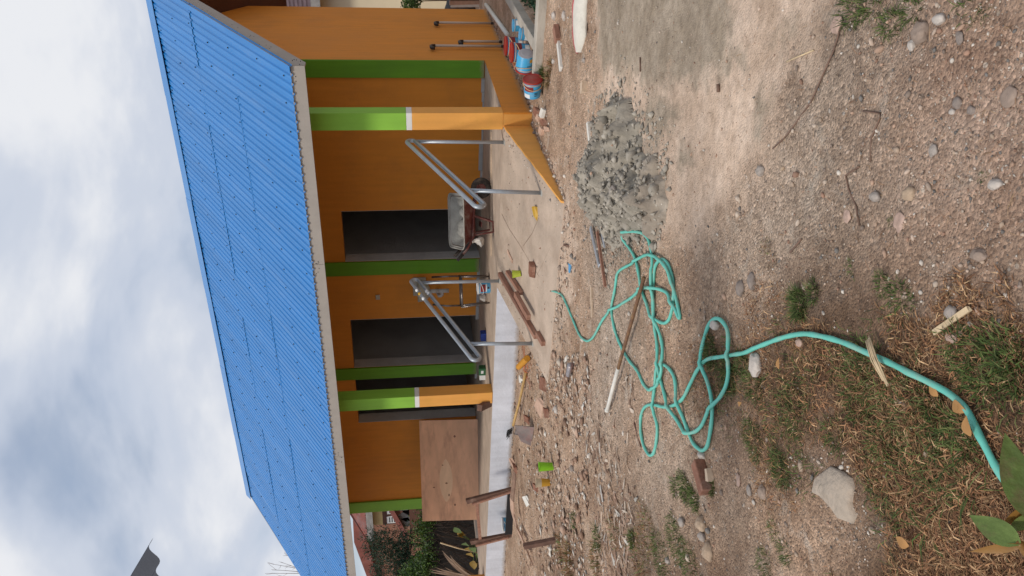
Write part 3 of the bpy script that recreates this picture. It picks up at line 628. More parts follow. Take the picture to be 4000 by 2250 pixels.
t, A, B, up, g = railing(-2.29, ((-2.305, -2.285), (-2.33, -3.68)), 'grey metal handrail with white paint splashes on the left side of the ramp')
for f_, u_ in ((0.12, 1), (0.17, 1), (0.24, 1), (0.16, 0), (0.19, 0)):
    p = A+(B-A)*f_+up*(g*u_)+Vector((0.012, -0.012, 0.012)); MB().lathe(p, (0.5, -0.6, 0.6), [(0.020, -0.008), (0.022, 0.010), (0.012, 0.0145), (0.001, 0.016)], 8).build('paint_splash', 'weld_white' if f_ != 0.17 else 'wrapper_yellow', t, smooth=True)

# ================================================================== ON THE PORCH
# wheelbarrow
def wheelbarrow():
    o = gp(1930, 872, FZ); t = thing('wheelbarrow', o, 'rusty red wheelbarrow caked with grey mortar, parked on the porch before the doorway', 'wheelbarrow')
    X = Vector((0.90, 0.40, 0)).normalized(); Y = Vector((-X.y, X.x, 0)); Z = Vector((0, 0, 1)); tl = rad(17)
    Yt = Y*math.cos(tl)+Z*math.sin(tl); Zt = -Y*math.sin(tl)+Z*math.cos(tl)
    c = o+X*0.05+Y*0.20+Z*0.40
    def P(x, y, z): return c+X*x+Yt*y+Zt*z
    def ring(L0, L1, W, z, n=7):                        # rounded rectangle, wider at the handles' end
        pts = []
        for cx, cy, a0 in ((L1, W, 0), (-L0, W, 90), (-L0, -W, 180), (L1, -W, 270)):
            rr = 0.09
            for k in range(n):
                a = rad(a0+90*k/(n-1)); pts.append(P((cx-rr if cx > 0 else cx+rr)+rr*math.cos(a), (cy-rr if cy > 0 else cy+rr)+rr*math.sin(a), z))
        return pts
    R0, R1, R2 = ring(0.27, 0.22, 0.17, -0.10), ring(0.37, 0.33, 0.27, 0.10), ring(0.40, 0.36, 0.295, 0.112)
    n = len(R0); b = MB(); b.add(R0+R1+R2, [tuple(range(n))]+[(i, (i+1) % n, n+(i+1) % n, n+i) for i in range(n)])
    tray = b.build('tray', 'barrow_red', t, auto=0.7)
    I0, I1 = ring(0.255, 0.205, 0.155, -0.085), ring(0.36, 0.32, 0.262, 0.1)
    MB().add(I0+I1, [tuple(range(n))]+[(i, (i+1) % n, n+(i+1) % n, n+i) for i in range(n)]).build('caked_mortar', 'mortar', tray, auto=0.7)
    MB().add(R1+R2, [(i, (i+1) % n, n+(i+1) % n, n+i) for i in range(n)]).build('flange', 'mortar', tray, smooth=True)
    MB().tube([p+Zt*0.004 for p in R2], 0.009, 6, closed=True).build('rim', 'mortar', tray, smooth=True)
    lump = MB()
    for k in range(6): 
        lump.lathe(P(random.uniform(-0.2, 0.25), random.uniform(0.0, 0.2), -0.07), Zt, [(0.10, 0), (0.085, 0.05), (0.05, 0.09), (0.012, 0.11)], 9)
    lump.build('mortar_lumps', 'mortar', tray, smooth=True)['kind'] = 'stuff'
    # frame, handles with grips, legs, wheel
    for s_ in (-1, 1):
        h = [o+X*0.52+Y*(0.20+s_*0.07)+Z*0.20, o+X*0.15+Y*(0.20+s_*0.16)+Z*0.275, o-X*0.20+Y*(0.20+s_*0.22)+Z*0.30, o-X*0.34+Y*(0.20+s_*0.25)+Z*0.38, o-X*0.48+Y*(0.20+s_*0.27)+Z*0.51]
        hd = MB().tube(h, 0.017, 8).build('handle', 'barrow_red', t, smooth=True)
        MB().tube([h[-1]+(h[-2]-h[-1])*0.5, h[-1]+(h[-1]-h[-2]).normalized()*0.02], 0.023, 8).build('grip', 'rubber', hd, smooth=True)
        MB().tube([o+X*0.10+Y*(0.20+s_*0.17)+Z*0.27, o+X*0.02+Y*(0.20+s_*0.20)+Z*0.014, o-X*0.12+Y*(0.20+s_*0.20)+Z*0.014, o-X*0.16+Y*(0.20+s_*0.20)+Z*0.29], 0.014, 8).build('leg', 'barrow_red', t)
    MB().bar(o-X*0.02+Y*0.02+Z*0.17, o-X*0.02+Y*0.38+Z*0.17, 0.07, 0.012).build('brace', 'barrow_red', t)
    w = o+X*0.48+Y*0.20+Z*0.147
    wh = MB().lathe(w-Y*0.03, Y, [(0.085, 0), (0.132, -0.006), (0.145, 0.012), (0.147, 0.03), (0.145, 0.048), (0.132, 0.066), (0.085, 0.06)], 22).build('wheel', 'rubber', t, smooth=True)
    MB().lathe(w-Y*0.036, Y, [(0.02, 0), (0.085, 0.01), (0.085, 0.062), (0.02, 0.072)], 16).build('rim', 'barrow_red', wh)
    # thin plastic bag caught on the near handle
    q = o-X*0.24+Y*(-0.03)+Z*0.25; bg = MB()
    prof = [(0.008, 0.05), (0.02, 0.035), (0.035, 0.01), (0.05, -0.03), (0.055, -0.07), (0.03, -0.10), (0.01, -0.115)]; bg.lathe(q, (0.1, 0.05, 1), prof, 12)
    for v in bg.v: v += Vector((mnoise.noise(v*22), mnoise.noise(v*22+Vector((9, 3, 1))), mnoise.noise(v*22+Vector((2, 7, 5)))))*0.045
    tag(bg.build('plastic_bag', 'bag_white', smooth=True), 'crumpled white plastic bag hanging from the wheelbarrow handle', 'plastic bag')
wheelbarrow()

# washbasin and its trap
c = at(1652, 1140, 1, -0.20); t = thing('washbasin', (c.x, -0.02, c.z-0.2), 'dusty pale washbasin on the orange porch wall behind the handrail', 'washbasin')
b = MB(); n = 18
for z, rx, ry in ((-0.12, 0.06, 0.05), (-0.09, 0.12, 0.11), (0.0, 0.165, 0.16), (0.085, 0.175, 0.175), (0.09, 0.155, 0.155), (0.0, 0.12, 0.12), (-0.04, 0.04, 0.04)):
    b.v += [Vector((c.x+rx*math.cos(2*math.pi*k/n), -0.19+ry*math.sin(2*math.pi*k/n), c.z+z)) for k in range(n)]
for i in range(6): b.f += [(i*n+k, i*n+(k+1) % n, (i+1)*n+(k+1) % n, (i+1)*n+k) for k in range(n)]
b.f += [tuple(reversed(range(n))), tuple(6*n+k for k in range(n))]; b.build('bowl', 'ceramic', t, smooth=True)
MB().box(c.x-0.17, c.x+0.17, -0.06, -0.002, c.z-0.06, c.z+0.16).build('splash_back', 'ceramic', t, bevel=0.012)
MB().tube([(c.x, -0.19, c.z-0.11), (c.x, -0.19, c.z-0.27)], 0.035, 10).build('waste_pipe', 'pvc_grey', t, smooth=True)
MB().tube([(c.x-0.0, -0.19, c.z-0.25)]+[(c.x-0.05+0.05*math.cos(a), -0.19, c.z-0.27-0.05*math.sin(a)) for a in [math.pi*k/8 for k in range(9)]]+[(c.x-0.10, -0.10, c.z-0.25), (c.x-0.10, -0.003, c.z-0.24)], 0.028, 10).build('trap', 'pvc_grey', t, smooth=True)
MB().tube([(c.x, -0.19, c.z-0.24), (c.x+0.0, -0.19, c.z-0.43)], 0.034, 12).build('drain_pipe', 'pvc_grey', t, smooth=True)

# bare tubular chair frame
O = gp(1913, 1080, FZ); O2 = gp(1916, 1182, FZ); t = thing('chair_frame', O, 'bare tubular metal chair frame without seat, on the porch beside the washbasin', 'chair')
e1 = (O2-O).normalized(); W = (O2-O).length; e2 = Vector((-e1.y, e1.x, 0)); e2 = e2 if e2.y > 0 else -e2
for s_, nm in ((0, 0), (1, 1)):
    f = O+e1*W*s_; fs_ = f-e1*0.0+Vector((0, 0, 0.42)); bk = f+e2*0.34+Vector((0, 0, 0.42)); spl = e1*(0.05 if s_ else -0.01)
    MB().tube([f+Vector((0, 0, 0.011)), fs_+spl], 0.0135, 8).build('leg', 'chrome_worn', t, smooth=True)
    MB().tube([f+e2*0.36+spl*0.3+Vector((0, 0, 0.011)), bk+spl], 0.0135, 8).build('leg', 'chrome_worn', t, smooth=True)
    MB().tube([fs_+spl, bk+spl], 0.0135, 8).build('seat_frame', 'chrome_worn', t, smooth=True)
    MB().tube([bk+spl, bk+spl+Vector((0, 0, 0.2))+e2*0.02, bk+spl*0.5+Vector((0, 0, 0.42))+e2*0.07], 0.0135, 8).build('back_upright', 'chrome_worn', t, smooth=True)
for k in (0, 1): MB().tube([O-e1*0.01+e2*0.34*k+Vector((0, 0, 0.42)), O+e1*(W+0.05)+e2*0.34*k+Vector((0, 0, 0.42))], 0.0135, 8).build('seat_frame', 'chrome_worn', t, smooth=True)

# round paint pails --------------------------------------------------
def pail(base, axis, h, r0, r1, label, body='label_blue', lid=None, group=None, bottom=None, cat='paint bucket', wrap=None, name='paint_bucket', handle=True, rimm='rim_cream', prints=True):
    """base: centre of its bottom; axis towards the mouth"""
    base, axis = Vector(base), Vector(axis).normalized(); t = thing(name, base, label, cat, group)
    b = MB(); b.lathe(base, axis, [(r0*0.96, 0), (r0, 0.008), (r0+(r1-r0)*0.8, h*0.8), (r1, h*0.82), (r1, h*0.86), (r1*0.97, h*0.87), (r1*0.985, h)], 28, cap1=lid is None); bo = b.build('bucket_body', body, t, auto=0.6)
    MB().lathe(base, axis, [(r1*1.005, h*0.82), (r1*1.03, h*0.83), (r1*1.03, h*0.86), (r1*1.0, h*0.865)], 28, False, False).build('collar', rimm, t, auto=0.6)
    if bottom: MB().lathe(base, axis, [(r0*0.2, -0.006), (r0*0.55, -0.006), (r0*0.6, -0.003), (r0*0.9, -0.003), (r0*0.955, -0.0005)], 28, cap1=False).build('bottom', bottom, t, auto=0.5)
    if lid: MB().lathe(base, axis, [(r1*1.05, h*0.93), (r1*1.06, h*0.95), (r1*1.06, h*1.03), (r1*1.0, h*1.04), (r1*0.95, h*1.01), (r1*0.3, h*1.012), (r1*0.12, h*1.03), (r1*0.01, h*1.03)], 28, cap0=True).build('lid', lid, t, auto=0.5)
    a = axis.cross(Vector((0.3, 1, 0.1))).normalized(); bb = axis.cross(a)
    if prints:
        for (m_, h0, h1, p0, p1) in wrap or (): MB().lathe(base, axis, [(r0+(r1-r0)*h0+0.0022, h*h0), (r0+(r1-r0)*h1+0.0022, h*h1)], 10, ph0=p0, ph1=p1).build('label_print', m_, bo)
    if handle:
        pts = [base+axis*(h*0.84-0.5*r1*math.sin(math.pi*k/12))+(a*math.cos(math.pi*k/12)+bb*math.sin(math.pi*k/12))*(r1*1.06) for k in range(13)]
        MB().tube(pts, 0.0045, 6).build('handle', rimm, t, smooth=True)
    return t
PI2 = 2*math.pi
wrap_std = [('label_maroon', 0.48, 0.78, k, k+1.1) for k in (0.3, 2.4, 4.5)]+[('label_white', 0.05, 0.30, k, k+0.8) for k in (0.2, 2.3, 4.4)]+[('print_dark', 0.30, 0.34, k, k+0.4) for k in (1.5, 3.6, 5.7)]+[('print_dark', 0.38, 0.42, k, k+0.4) for k in (1.5, 3.6, 5.7)]
# on the porch: white-lidded pail
p = gp(1917, 1133, FZ); pail(p+Vector((0, 0.09, 0.001)), (0, 0, 1), 0.185, 0.090, 0.100, 'blue and white paint bucket with a maroon label and white lid, on the porch', 'label_blue', 'label_white', wrap=[('label_maroon', 0.40, 0.80, k, k+1.2) for k in (0.0, 1.6, 3.2, 4.8)]+[('label_white', 0.30, 0.39, k, k+1.3) for k in (0.0, 1.6, 3.2, 4.8)]+[('print_dark', 0.10, 0.26, k, k+0.35) for k in (0.5, 2.1, 3.7, 5.3)], rimm='label_white')
# by the end wall: two standing pails with red lids, one on its side with the grey bottom out, one lying with the red lid out
p = GP(2046, 152); pail((p.x-0.12, p.y+0.1, 0.0), (0.02, 0, 1), 0.215, 0.105, 0.115, 'standing blue paint bucket with red lid, farther of the two beside the end wall', 'label_blue', 'lid_red', 'paint buckets beside the end wall', wrap=wrap_std)
p = GP(2070, 178); pail((p.x-0.10, p.y+0.05, 0.0), (0.03, -0.03, 1), 0.215, 0.105, 0.115, 'standing blue paint bucket with red lid, half hidden behind the overturned one', 'label_blue', 'lid_red', 'paint buckets beside the end wall', wrap=wrap_std)
p = GP(2088, 228); ax = Vector((-0.93, 0.36, -0.02)); pail(Vector((p.x+0.06, p.y-0.02, 0.106)), ax, 0.21, 0.098, 0.108, 'blue paint bucket lying on its side with grey bottom facing out', 'label_blue', 'lid_red', 'paint buckets beside the end wall', bottom='plastic_grey', wrap=[('wrapper_yellow', 0.10, 0.30, 0.9, 1.3), ('print_dark', 0.5, 0.53, 0.2, 1.6)])
p = GP(2122, 355); ax = Vector((0.97, -0.22, 0.10)); pail(Vector((p.x-0.075, p.y+0.08, 0.100)), ax, 0.20, 0.095, 0.104, 'blue paint bucket lying at the porch corner with its red lid facing the camera', 'label_blue', 'lid_red', 'paint buckets beside the end wall', wrap=wrap_std+[('print_dark', 0.2, 0.24, k, k+0.35) for k in (1.5, 3.6, 5.7)])
p = GP(2035, 145); pail((p.x+0.17, p.y-0.1, 0.0), (0, 0, 1), 0.13, 0.072, 0.078, 'small open blue and white can between the red-lidded buckets and the kerb', 'label_blue', None, wrap=[('label_white', 0.1, 0.75, k, k+0.9) for k in (0, 2.1, 4.2)], cat='can', name='paint_can', handle=False)
p = GP(2068, 175); pail((p.x+0.10, p.y+0.06, 0.0), (0.1, 0, 1), 0.12, 0.07, 0.075, 'small blue can against the concrete kerb', 'label_blue', None, wrap=[('label_white', 0.1, 0.5, k, k+0.9) for k in (1, 3.1, 5.2)], cat='can', name='paint_can', handle=False)
p = GP(2020, 262); t = thing('paint_brush', p, 'worn paint brush with orange bristles on the ground near the overturned bucket', 'paint brush')
MB().bar(p+V(0, 0, 0.03), p+V(0.03, 0.14, 0.035), 0.05, 0.02).build('bristles', 'string_orange', t); MB().bar(p+V(0, 0, 0.03), p-V(0.012, 0.06, 0.002), 0.055, 0.025).build('ferrule', 'timber_pale', t)
# white pvc length along the wall
a_, b_ = GP(1906, 30), GP(1993, 131); tag(MB().tube([a_+V(0.05, 0, 0.035), b_+V(-0.02, 0, 0.035)], 0.034, 14).build('pvc_pipe', 'pvc_white', smooth=True), 'long white plastic pipe lying on the ground along the end wall', 'pipe')
# stand pipes with elbows
for base, topx, lab in (((1924, 91), (1712, 91), 'tall grey standpipe with black elbow, the farthest along the end wall'), ((1961, 163), (1809, 168), 'short grey standpipe with black elbow, standing between two tall ones'), ((1969, 181), (1699, 188), 'tall grey standpipe with black elbow, the nearest to the green pilaster')):
    p = at(*base, 0, 0.05); q = at(*topx, 0, 0.05); t = thing('standpipe', (0.05, p.y, 0), lab, 'pipe', 'standpipes at the end wall')
    MB().tube([(0.05, p.y, -0.02), (0.05, p.y, q.z)], 0.019, 10).build('riser', 'pvc_pipe', t, smooth=True)
    MB().tube([(0.05, p.y, q.z-0.01), (0.05, p.y, q.z+0.03), (0.05, p.y-0.02, q.z+0.05), (0.05, p.y-0.10, q.z+0.05), (0.05, p.y-0.12, q.z+0.03), (0.05, p.y-0.12, q.z)], 0.025, 10).build('elbow', 'pipe_black', t, smooth=True)
    MB().tube([(0.05, p.y, -0.01), (0.05, p.y, 0.05)], 0.02, 10).build('socket', 'pipe_black', t, smooth=True)
# sunken bed with concrete kerbs
MB_k = MB().box(0.80, 0.93, -2.44, 3.0, -0.30, 0.075); o = MB_k.build('kerb', 'kerb_concrete', bevel=0.008); tag(o, 'pale concrete kerb running beside the end wall', 'kerb', 'kerbs of the sunken bed')
o = MB().box(0.56, 4.5, -2.60, -2.445, -0.30, 0.085).build('kerb', 'kerb_concrete', bevel=0.01); tag(o, 'weathered concrete kerb across the front of the sunken bed', 'kerb', 'kerbs of the sunken bed')

# small things on the porch floor
p = gp(1900, 1320, FZ); t = thing('carton', p, 'small blue carton on the porch before the dark middle doorway', 'carton'); MB().obox(p+V(0.0, 0.06, 0.045), (0.075, 0, 0), (0, 0.05, 0), (0, 0, 0.044), 0.05).build('box', 'box_blue', t, bevel=0.004); MB().obox(p+V(-0.12, 0.06, 0.04), (0.04, 0, 0), (0, 0.045, 0), (0, 0, 0.038), 0.05).build('flap', 'label_white', t)
p = gp(1898, 1466, FZ); t = thing('carton', p, 'small dark green carton with a white end on the porch near the left column', 'carton'); MB().obox(p+V(0.06, 0.06, 0.055), (0.07, 0, 0), (0, 0.05, 0), (0, 0, 0.054), 0.04).build('box', 'box_green', t, bevel=0.004); MB().obox(p+V(-0.06, 0.06, 0.05), (0.048, 0, 0), (0, 0.045, 0), (0, 0, 0.048), 0.05).build('flap', 'label_white', t); MB().box(p.x+0.03, p.x+0.09, p.y+0.006, p.y+0.009, p.z+0.04, p.z+0.08).build('label_print', 'label_white', t)
p = gp(1905, 1198, FZ); b = MB().lathe(p+V(0, 0.25, 0.0), (0, 0, 1), [(0.06, 0.001), (0.075, 0.03), (0.05, 0.07), (0.02, 0.10)], 10)
for v in b.v: v += Vector((mnoise.noise(v*25), mnoise.noise(v*25+Vector((9, 3, 1))), 0.0))*0.03
tag(b.build('rag', 'bag_white', smooth=True), 'crumpled white rag on the porch behind the chair frame', 'rag')
p = gp(1926, 1592, FZ); b = MB().obox(p+V(-0.03, 0.10, 0.10), (0.06, 0, 0), (0, 0.012, 0.035), (0, -0.06, 0.10), 0.03); tag(b.build('board_offcut', 'timber_dark'), 'dark board offcut leaning beside the foot of the left column', 'board')

# plywood sheet leaning
A_, B_ = gp(1866, 1638, FZ), gp(1872, 2030, FZ); H = 1.075; lean = Vector((0, 0.085, 0))
t = thing('plywood_sheet', (A_+B_)/2, 'large plywood sheet leaning on edge against the left end of the porch wall', 'plywood')
d = (B_-A_); nrm = Vector((d.y, -d.x, 0)).normalized(); nrm = nrm if nrm.y < 0 else -nrm; upv = Vector((0, 0, H))-nrm*0.10
off = Vector((0, 0, 0.003))
def PP(s_, h_, e=0): return A_+off+d*s_+upv*h_+nrm*e
sheet = MB(); sheet.add([PP(0, 0), PP(1, 0), PP(1, 1.0), PP(0.0, 1.0), PP(0, 0, -0.012), PP(1, 0, -0.012), PP(1, 1.0, -0.012), PP(0, 1.0, -0.012)], [(0, 1, 2, 3), (7, 6, 5, 4), (0, 4, 5, 1), (1, 5, 6, 2), (2, 6, 7, 3), (3, 7, 4, 0)]); so = sheet.build('sheet', 'ply', t)
def blob(cx, ch, rs, rh, m_, e, n=20, pw=1.0):
    b = MB(); pts = []
    for k in range(n):
        a = 2*math.pi*k/n; pts.append(PP(cx+rs*math.copysign(abs(math.cos(a))**pw, math.cos(a)), ch+rh*math.sin(a)*(1-0.45*abs(math.cos(a))**3), e))
    b.add(pts, [tuple(range(n))]); return b.build('veneer_patch' if m_ == 'ply_patch' else 'knot', m_, so)
blob(0.595, 0.565, 0.215, 0.115, 'ply_patch', 0.0015); blob(0.62, 0.56, 0.008, 0.022, 'ply_knot', 0.003, 10)
for cx, ch, rs, rh in ((0.16, 0.40, 0.012, 0.020), (0.66, 0.78, 0.007, 0.018), (0.84, 0.42, 0.012, 0.016), (0.44, 0.62, 0.006, 0.014), (0.74, 0.52, 0.014, 0.012)): blob(cx, ch, rs, rh, 'ply_knot' if cx > 0.5 else 'brick_red', 0.002, 10)

# ================================================================== LUMBER AND TOOLS ON THE RAMP
def lumber(a, b, w, h, m_, label, cat='timber beam', name='timber_beam', zl=0.0, group=None, bv=0.003):
    o = MB().bar(a+V(0, 0, zl), b+V(0, 0, zl), w, h).build(name, m_, bevel=bv); return tag(o, label, cat, group)
nr = Vector((0, -RS, 1)).normalized()
a_, b_ = ramp_pt(1962, 1068), ramp_pt(2105, 1315)
lumber(a_+nr*0.032, b_+nr*0.032, 0.055, 0.055, 'timber', 'long brown square beam lying down the left side of the ramp', group='beams on the ramp')
a_, b_ = ramp_pt(1990, 1080), ramp_pt(2088, 1250); s_ = Vector((0.075, 0, 0))
lumber(a_+nr*0.032+s_, ramp_pt(2045, 1165)+nr*0.032+s_, 0.05, 0.05, 'timber', 'short brown beam beside the upper end of the long one', group='beams on the ramp')
lumber(ramp_pt(2040, 1150)+nr*0.085+s_*0.3, ramp_pt(2092, 1243)+nr*0.085+s_*0.3, 0.07, 0.05, 'timber', 'brown beam resting on top of the long beam on the ramp', group='beams on the ramp')
lumber(ramp_pt(2108, 1300)+nr*0.028, ramp_pt(2132, 1342)+nr*0.028, 0.06, 0.05, 'timber', 'split beam end at the foot of the beams on the ramp', group='beams on the ramp')
def cup(base, axis, h, r0, r1, m_, label, top=None, name='plastic_cup', crush=0.0):
    t = thing(name, base, label, 'cup'); base = Vector(base); axis = Vector(axis).normalized()
    b = MB(); b.lathe(base, axis, [(r0*0.96, 0.002), (r0, 0.006), (r0+(r1-r0)*0.62, h*0.62)] if top else [(r0*0.96, 0.002), (r0, 0.006), (r1, h), (r1*0.96, h), (r0*0.95, 0.01)], 20, cap1=bool(top) or True)
    if crush:
        for v in b.v: v += Vector((mnoise.noise(v*30), mnoise.noise(v*30+Vector((5, 5, 5))), mnoise.noise(v*30+Vector((1, 8, 3)))*0.4))*crush
    b.build('cup_body', m_, t, auto=0.7)
    if top:
        MB().lathe(base, axis, [(r0+(r1-r0)*0.62, h*0.621), (r1, h), (r1*0.97, h), (r0+(r1-r0)*0.6, h*0.63)], 20, False, False).build('clear_rim', top, t, auto=0.7)
    MB().lathe(base, axis, [(r1*0.98, h*0.985), (r1*1.07, h*0.99), (r1*1.07, h*1.01), (r1*0.98, h*1.015)], 20, False, False).build('lip', top or m_, t, auto=0.7)
    return t
p = ramp_pt(2036, 1068); cup(p+V(0, 0, 0.002), (-0.15, 0.15, 1), 0.105, 0.036, 0.048, 'cup_lime', 'yellow green paper cup standing on the ramp beside the beams', crush=0.012)
p = GP(2160, 1822); cup(p, (0, 0.05, 1), 0.165, 0.043, 0.054, 'cup_green', 'bright green plastic cup standing on the rubble in front of the white plinth', 'cup_green')
p = GP(2147, 1884); cup(p, (0, 0.03, 1), 0.165, 0.042, 0.053, 'cup_orange', 'half-full orange drink cup standing on the rubble left of the green cup', 'cup_clear')
p = ramp_pt(2098, 828); b = MB().obox(p+V(0, 0, 0.02), (0.05, 0.02, 0.006), (-0.02, 0.02, 0.01), (0.01, 0.01, 0.016), 0.6); tag(b.build('wrapper', 'wrapper_yellow'), 'crumpled yellow wrapper on the ramp near the right handrail post', 'wrapper')
p = ramp_pt(2090, 1052); b = MB().obox(p+V(0, 0, 0.035), (0.085, -0.01, 0), (0.01, 0.045, 0), (0, 0, 0.034), 0.18); tag(b.build('brick_fragment', 'brick_red', bevel=0.008), 'brown brick fragment alone in the middle of the ramp', 'brick')
a_, b_ = ramp_pt(1985, 980), ramp_pt(2004, 1022); tag(MB().bar(a_+nr*0.008, b_+nr*0.008, 0.05, 0.012).build('wood_chip', 'brick_pale'), 'flat reddish wood chip near the top of the ramp', 'wood chip')
# paint roller sleeve, string, hoe
a_, b_ = GP(2043, 1432), GP(2104, 1376)
t = thing('paint_roller', a_, 'orange paint roller sleeve lying on the rubble at the foot of the ramp', 'paint roller')
c0, c1 = Vector((a_.x, a_.y, 0.06)), Vector((a_.x, a_.y, 0.06))+(b_-a_)*0.62
MB().tube([c0, c1], 0.042, 18).build('sleeve', 'roller_orange', t, auto=0.7); MB().tube([c0-(c1-c0).normalized()*0.004, c0+(c1-c0).normalized()*0.01], 0.027, 14).build('core', 'timber_pale', t)
b = MB(); p0 = GP(2052, 1447, 0.02)
for k in range(9):
    q = p0.copy(); pts = [q.copy()]
    dr = random.uniform(-0.3, 1.0)
    for j in range(6): q = q+Vector((math.cos(dr)*0.06, -math.sin(dr)*0.09, random.uniform(-0.02, 0.015))); q.z = max(q.z, 0.008); dr += random.uniform(-0.6, 0.6); pts.append(q.copy())
    b.tube(pts, 0.0035, 4)
tag(b.build('orange_string', 'string_orange'), 'tangle of orange string beside the paint roller', 'string')
t = thing('hoe', GP(2055, 1660), 'hoe with bamboo handle and broad worn steel blade leaning along the white plinth', 'hoe')
h0, h1 = GP(2062, 1455, 0.035), GP(2034, 1660, 0.10); mid = (h0+h1)/2+V(0, -0.03, 0.0)
MB().tube([h0, h0.lerp(mid, 0.5), mid, mid.lerp(h1, 0.5), h1], [0.020, 0.019, 0.017, 0.018, 0.02], 9).build('handle', 'bamboo', t, smooth=True)
e = (h1-h0).normalized()
def HB(u_, w_):                                          # blade given in the picture's own outline, standing on its lower edge
    p_ = GP(2045, 1700); return p_
bx, bw = GP(2083, 1715), GP(2083, 1655)
L_ = bw-bx; 
vs = []; nu, nv = 8, 6
base0, base1 = GP(2075, 1742), GP(2088, 1668)
topA, topB = at(2035, 1725, 1, base0.y+0.10), at(2010, 1662, 1, base1.y+0.12)
for j in range(nv+1):
    f_ = j/nv
    for i in range(nu+1):
        g_ = i/nu; p_ = base0.lerp(base1, g_).lerp(topA.lerp(topB, g_), f_); p_ = p_+Vector((0.05, -0.35, 0)).normalized()*0.05*math.sin(math.pi*g_)*1.0; p_.z += 0.01*math.sin(math.pi*g_)*(1-f_); vs.append(p_)
fs = [(j*(nu+1)+i, j*(nu+1)+i+1, (j+1)*(nu+1)+i+1, (j+1)*(nu+1)+i) for j in range(nv) for i in range(nu)]
b = MB().add(vs, fs); b.add([v+Vector((0, 0.008, 0)) for v in vs], [tuple(reversed(f)) for f in fs]); b.build('blade', 'hoe_steel', t, smooth=True)
MB().tube([topB.lerp(topA, 0.4)-e*0.05, topB.lerp(topA, 0.4)+e*0.03], 0.032, 12).build('socket', 'hoe_steel', t, smooth=True)
p = GP(1998, 1680); c_ = at(1990, 1682, 1, -2.26); b = MB()
for k in range(40):
    s0 = Vector((c_.x, -2.24, max(c_.z, 0.05)))+Vector((random.uniform(-0.04, 0.04), random.uniform(-0.05, 0), -0.04)); b.tube([s0, s0+Vector((random.uniform(-0.04, 0.01), random.uniform(-0.03, 0.01), random.uniform(0.03, 0.08))), s0+Vector((random.uniform(-0.14, -0.04), random.uniform(-0.03, 0.01), random.uniform(0.03, 0.09)))], 0.003, 3)
o = b.build('black_fibre_tuft', 'black'); tag(o, 'tuft of black palm fibre against the white plinth above the hoe blade', 'fibre tuft', kind='stuff')

# ================================================================== BROKEN WOODEN FRAME BY THE PLINTH
Af, Bf = Vector((-5.96, -2.62, 0)), Vector((-6.98, -2.66, 0))
t = thing('broken_table', (Af+Bf)/2, 'broken dark brown wooden table frame upended against the white plinth', 'table')
At, Bt = at(1822, 1958, 1, -2.58), at(1838, 2118, 1, -2.60)
for f_, tp in ((Af, At), (Bf, Bt)):
    MB().bar(f_+V(0, 0, -0.02), tp, 0.09, 0.05, (0, 1, 0)).build('leg', 'timber_dark', t, bevel=0.004)
    MB().bar(f_+V(-0.01, -0.045, 0.06), f_.lerp(tp, 0.88)+V(-0.05, -0.048, 0), 0.035, 0.035, (0, 1, 0)).build('leg_batten', 'timber', t, bevel=0.003)
MB().bar(at(1862, 1962, 1, -2.60), at(1876, 2112, 1, -2.62), 0.05, 0.03, (0, 1, 0)).build('stretcher', 'timber', t, bevel=0.003)
q0, q1 = Af.lerp(At, 0.01), Bf.lerp(Bt, 0.01); MB().bar(q0+V(-0.03, -0.008, 0.02), q1+V(0.03, -0.008, 0.03), 0.035, 0.16, (0, 0, 1)).build('apron', 'black', t)
# warped plank
pl = [(2012, 1846), (2010, 1900), (2003, 1960), (2006, 2010), (2016, 2050), (2030, 2095), (2055, 2150), (2080, 2210)]
hh = [0.02, 0.06, 0.12, 0.11, 0.09, 0.07, 0.05, 0.03]; W0 = [0.06, 0.08, 0.10, 0.13, 0.17, 0.22, 0.30, 0.20]
e0 = [gp(x, y, h) for (x, y), h in zip(pl, hh)]; e1_ = [p_+Vector((-0.15, 0.9, 0)).normalized()*w+Vector((0, 0, 0.03)) for p_, w in zip(e0, W0)]
n = len(e0); b = MB().add(e0+e1_+[v-V(0, 0, 0.018) for v in e0]+[v-V(0, 0, 0.018) for v in e1_], [(i, i+1, n+i+1, n+i) for i in range(n-1)]+[(2*n+i+1, 2*n+i, 3*n+i, 3*n+i+1) for i in range(n-1)]+[(i+1, i, 2*n+i, 2*n+i+1) for i in range(n-1)]+[(n+i, n+i+1, 3*n+i+1, 3*n+i) for i in range(n-1)]+[(0, n, 3*n, 2*n), (n-1, 3*n-1, 4*n-1, 2*n-1)])
tag(b.build('warped_board', 'brick_pale'), 'warped pinkish veneer board lying in front of the broken table frame', 'board')
p = GP(2170, 2108); q = at(2046, 2134, 1, p.y+0.06)
tag(MB().bar(p-V(0, 0, 0.04), q, 0.065, 0.05, (0, 1, 0)).build('timber_stake', 'timber_dark', bevel=0.004), 'short dark brown stake standing in the dry grass in front of the warped board', 'stake')
c_ = at(1969, 2048, 1, -2.36); pail((c_.x, -2.36, 0.0), (0, 0, 1), max(c_.z, 0.12), 0.105, 0.115, 'blue paint tin with white lid between the broken table and the plinth', 'label_blue', 'label_white', prints=False, rimm='label_white', cat='paint tin', name='paint_tin')

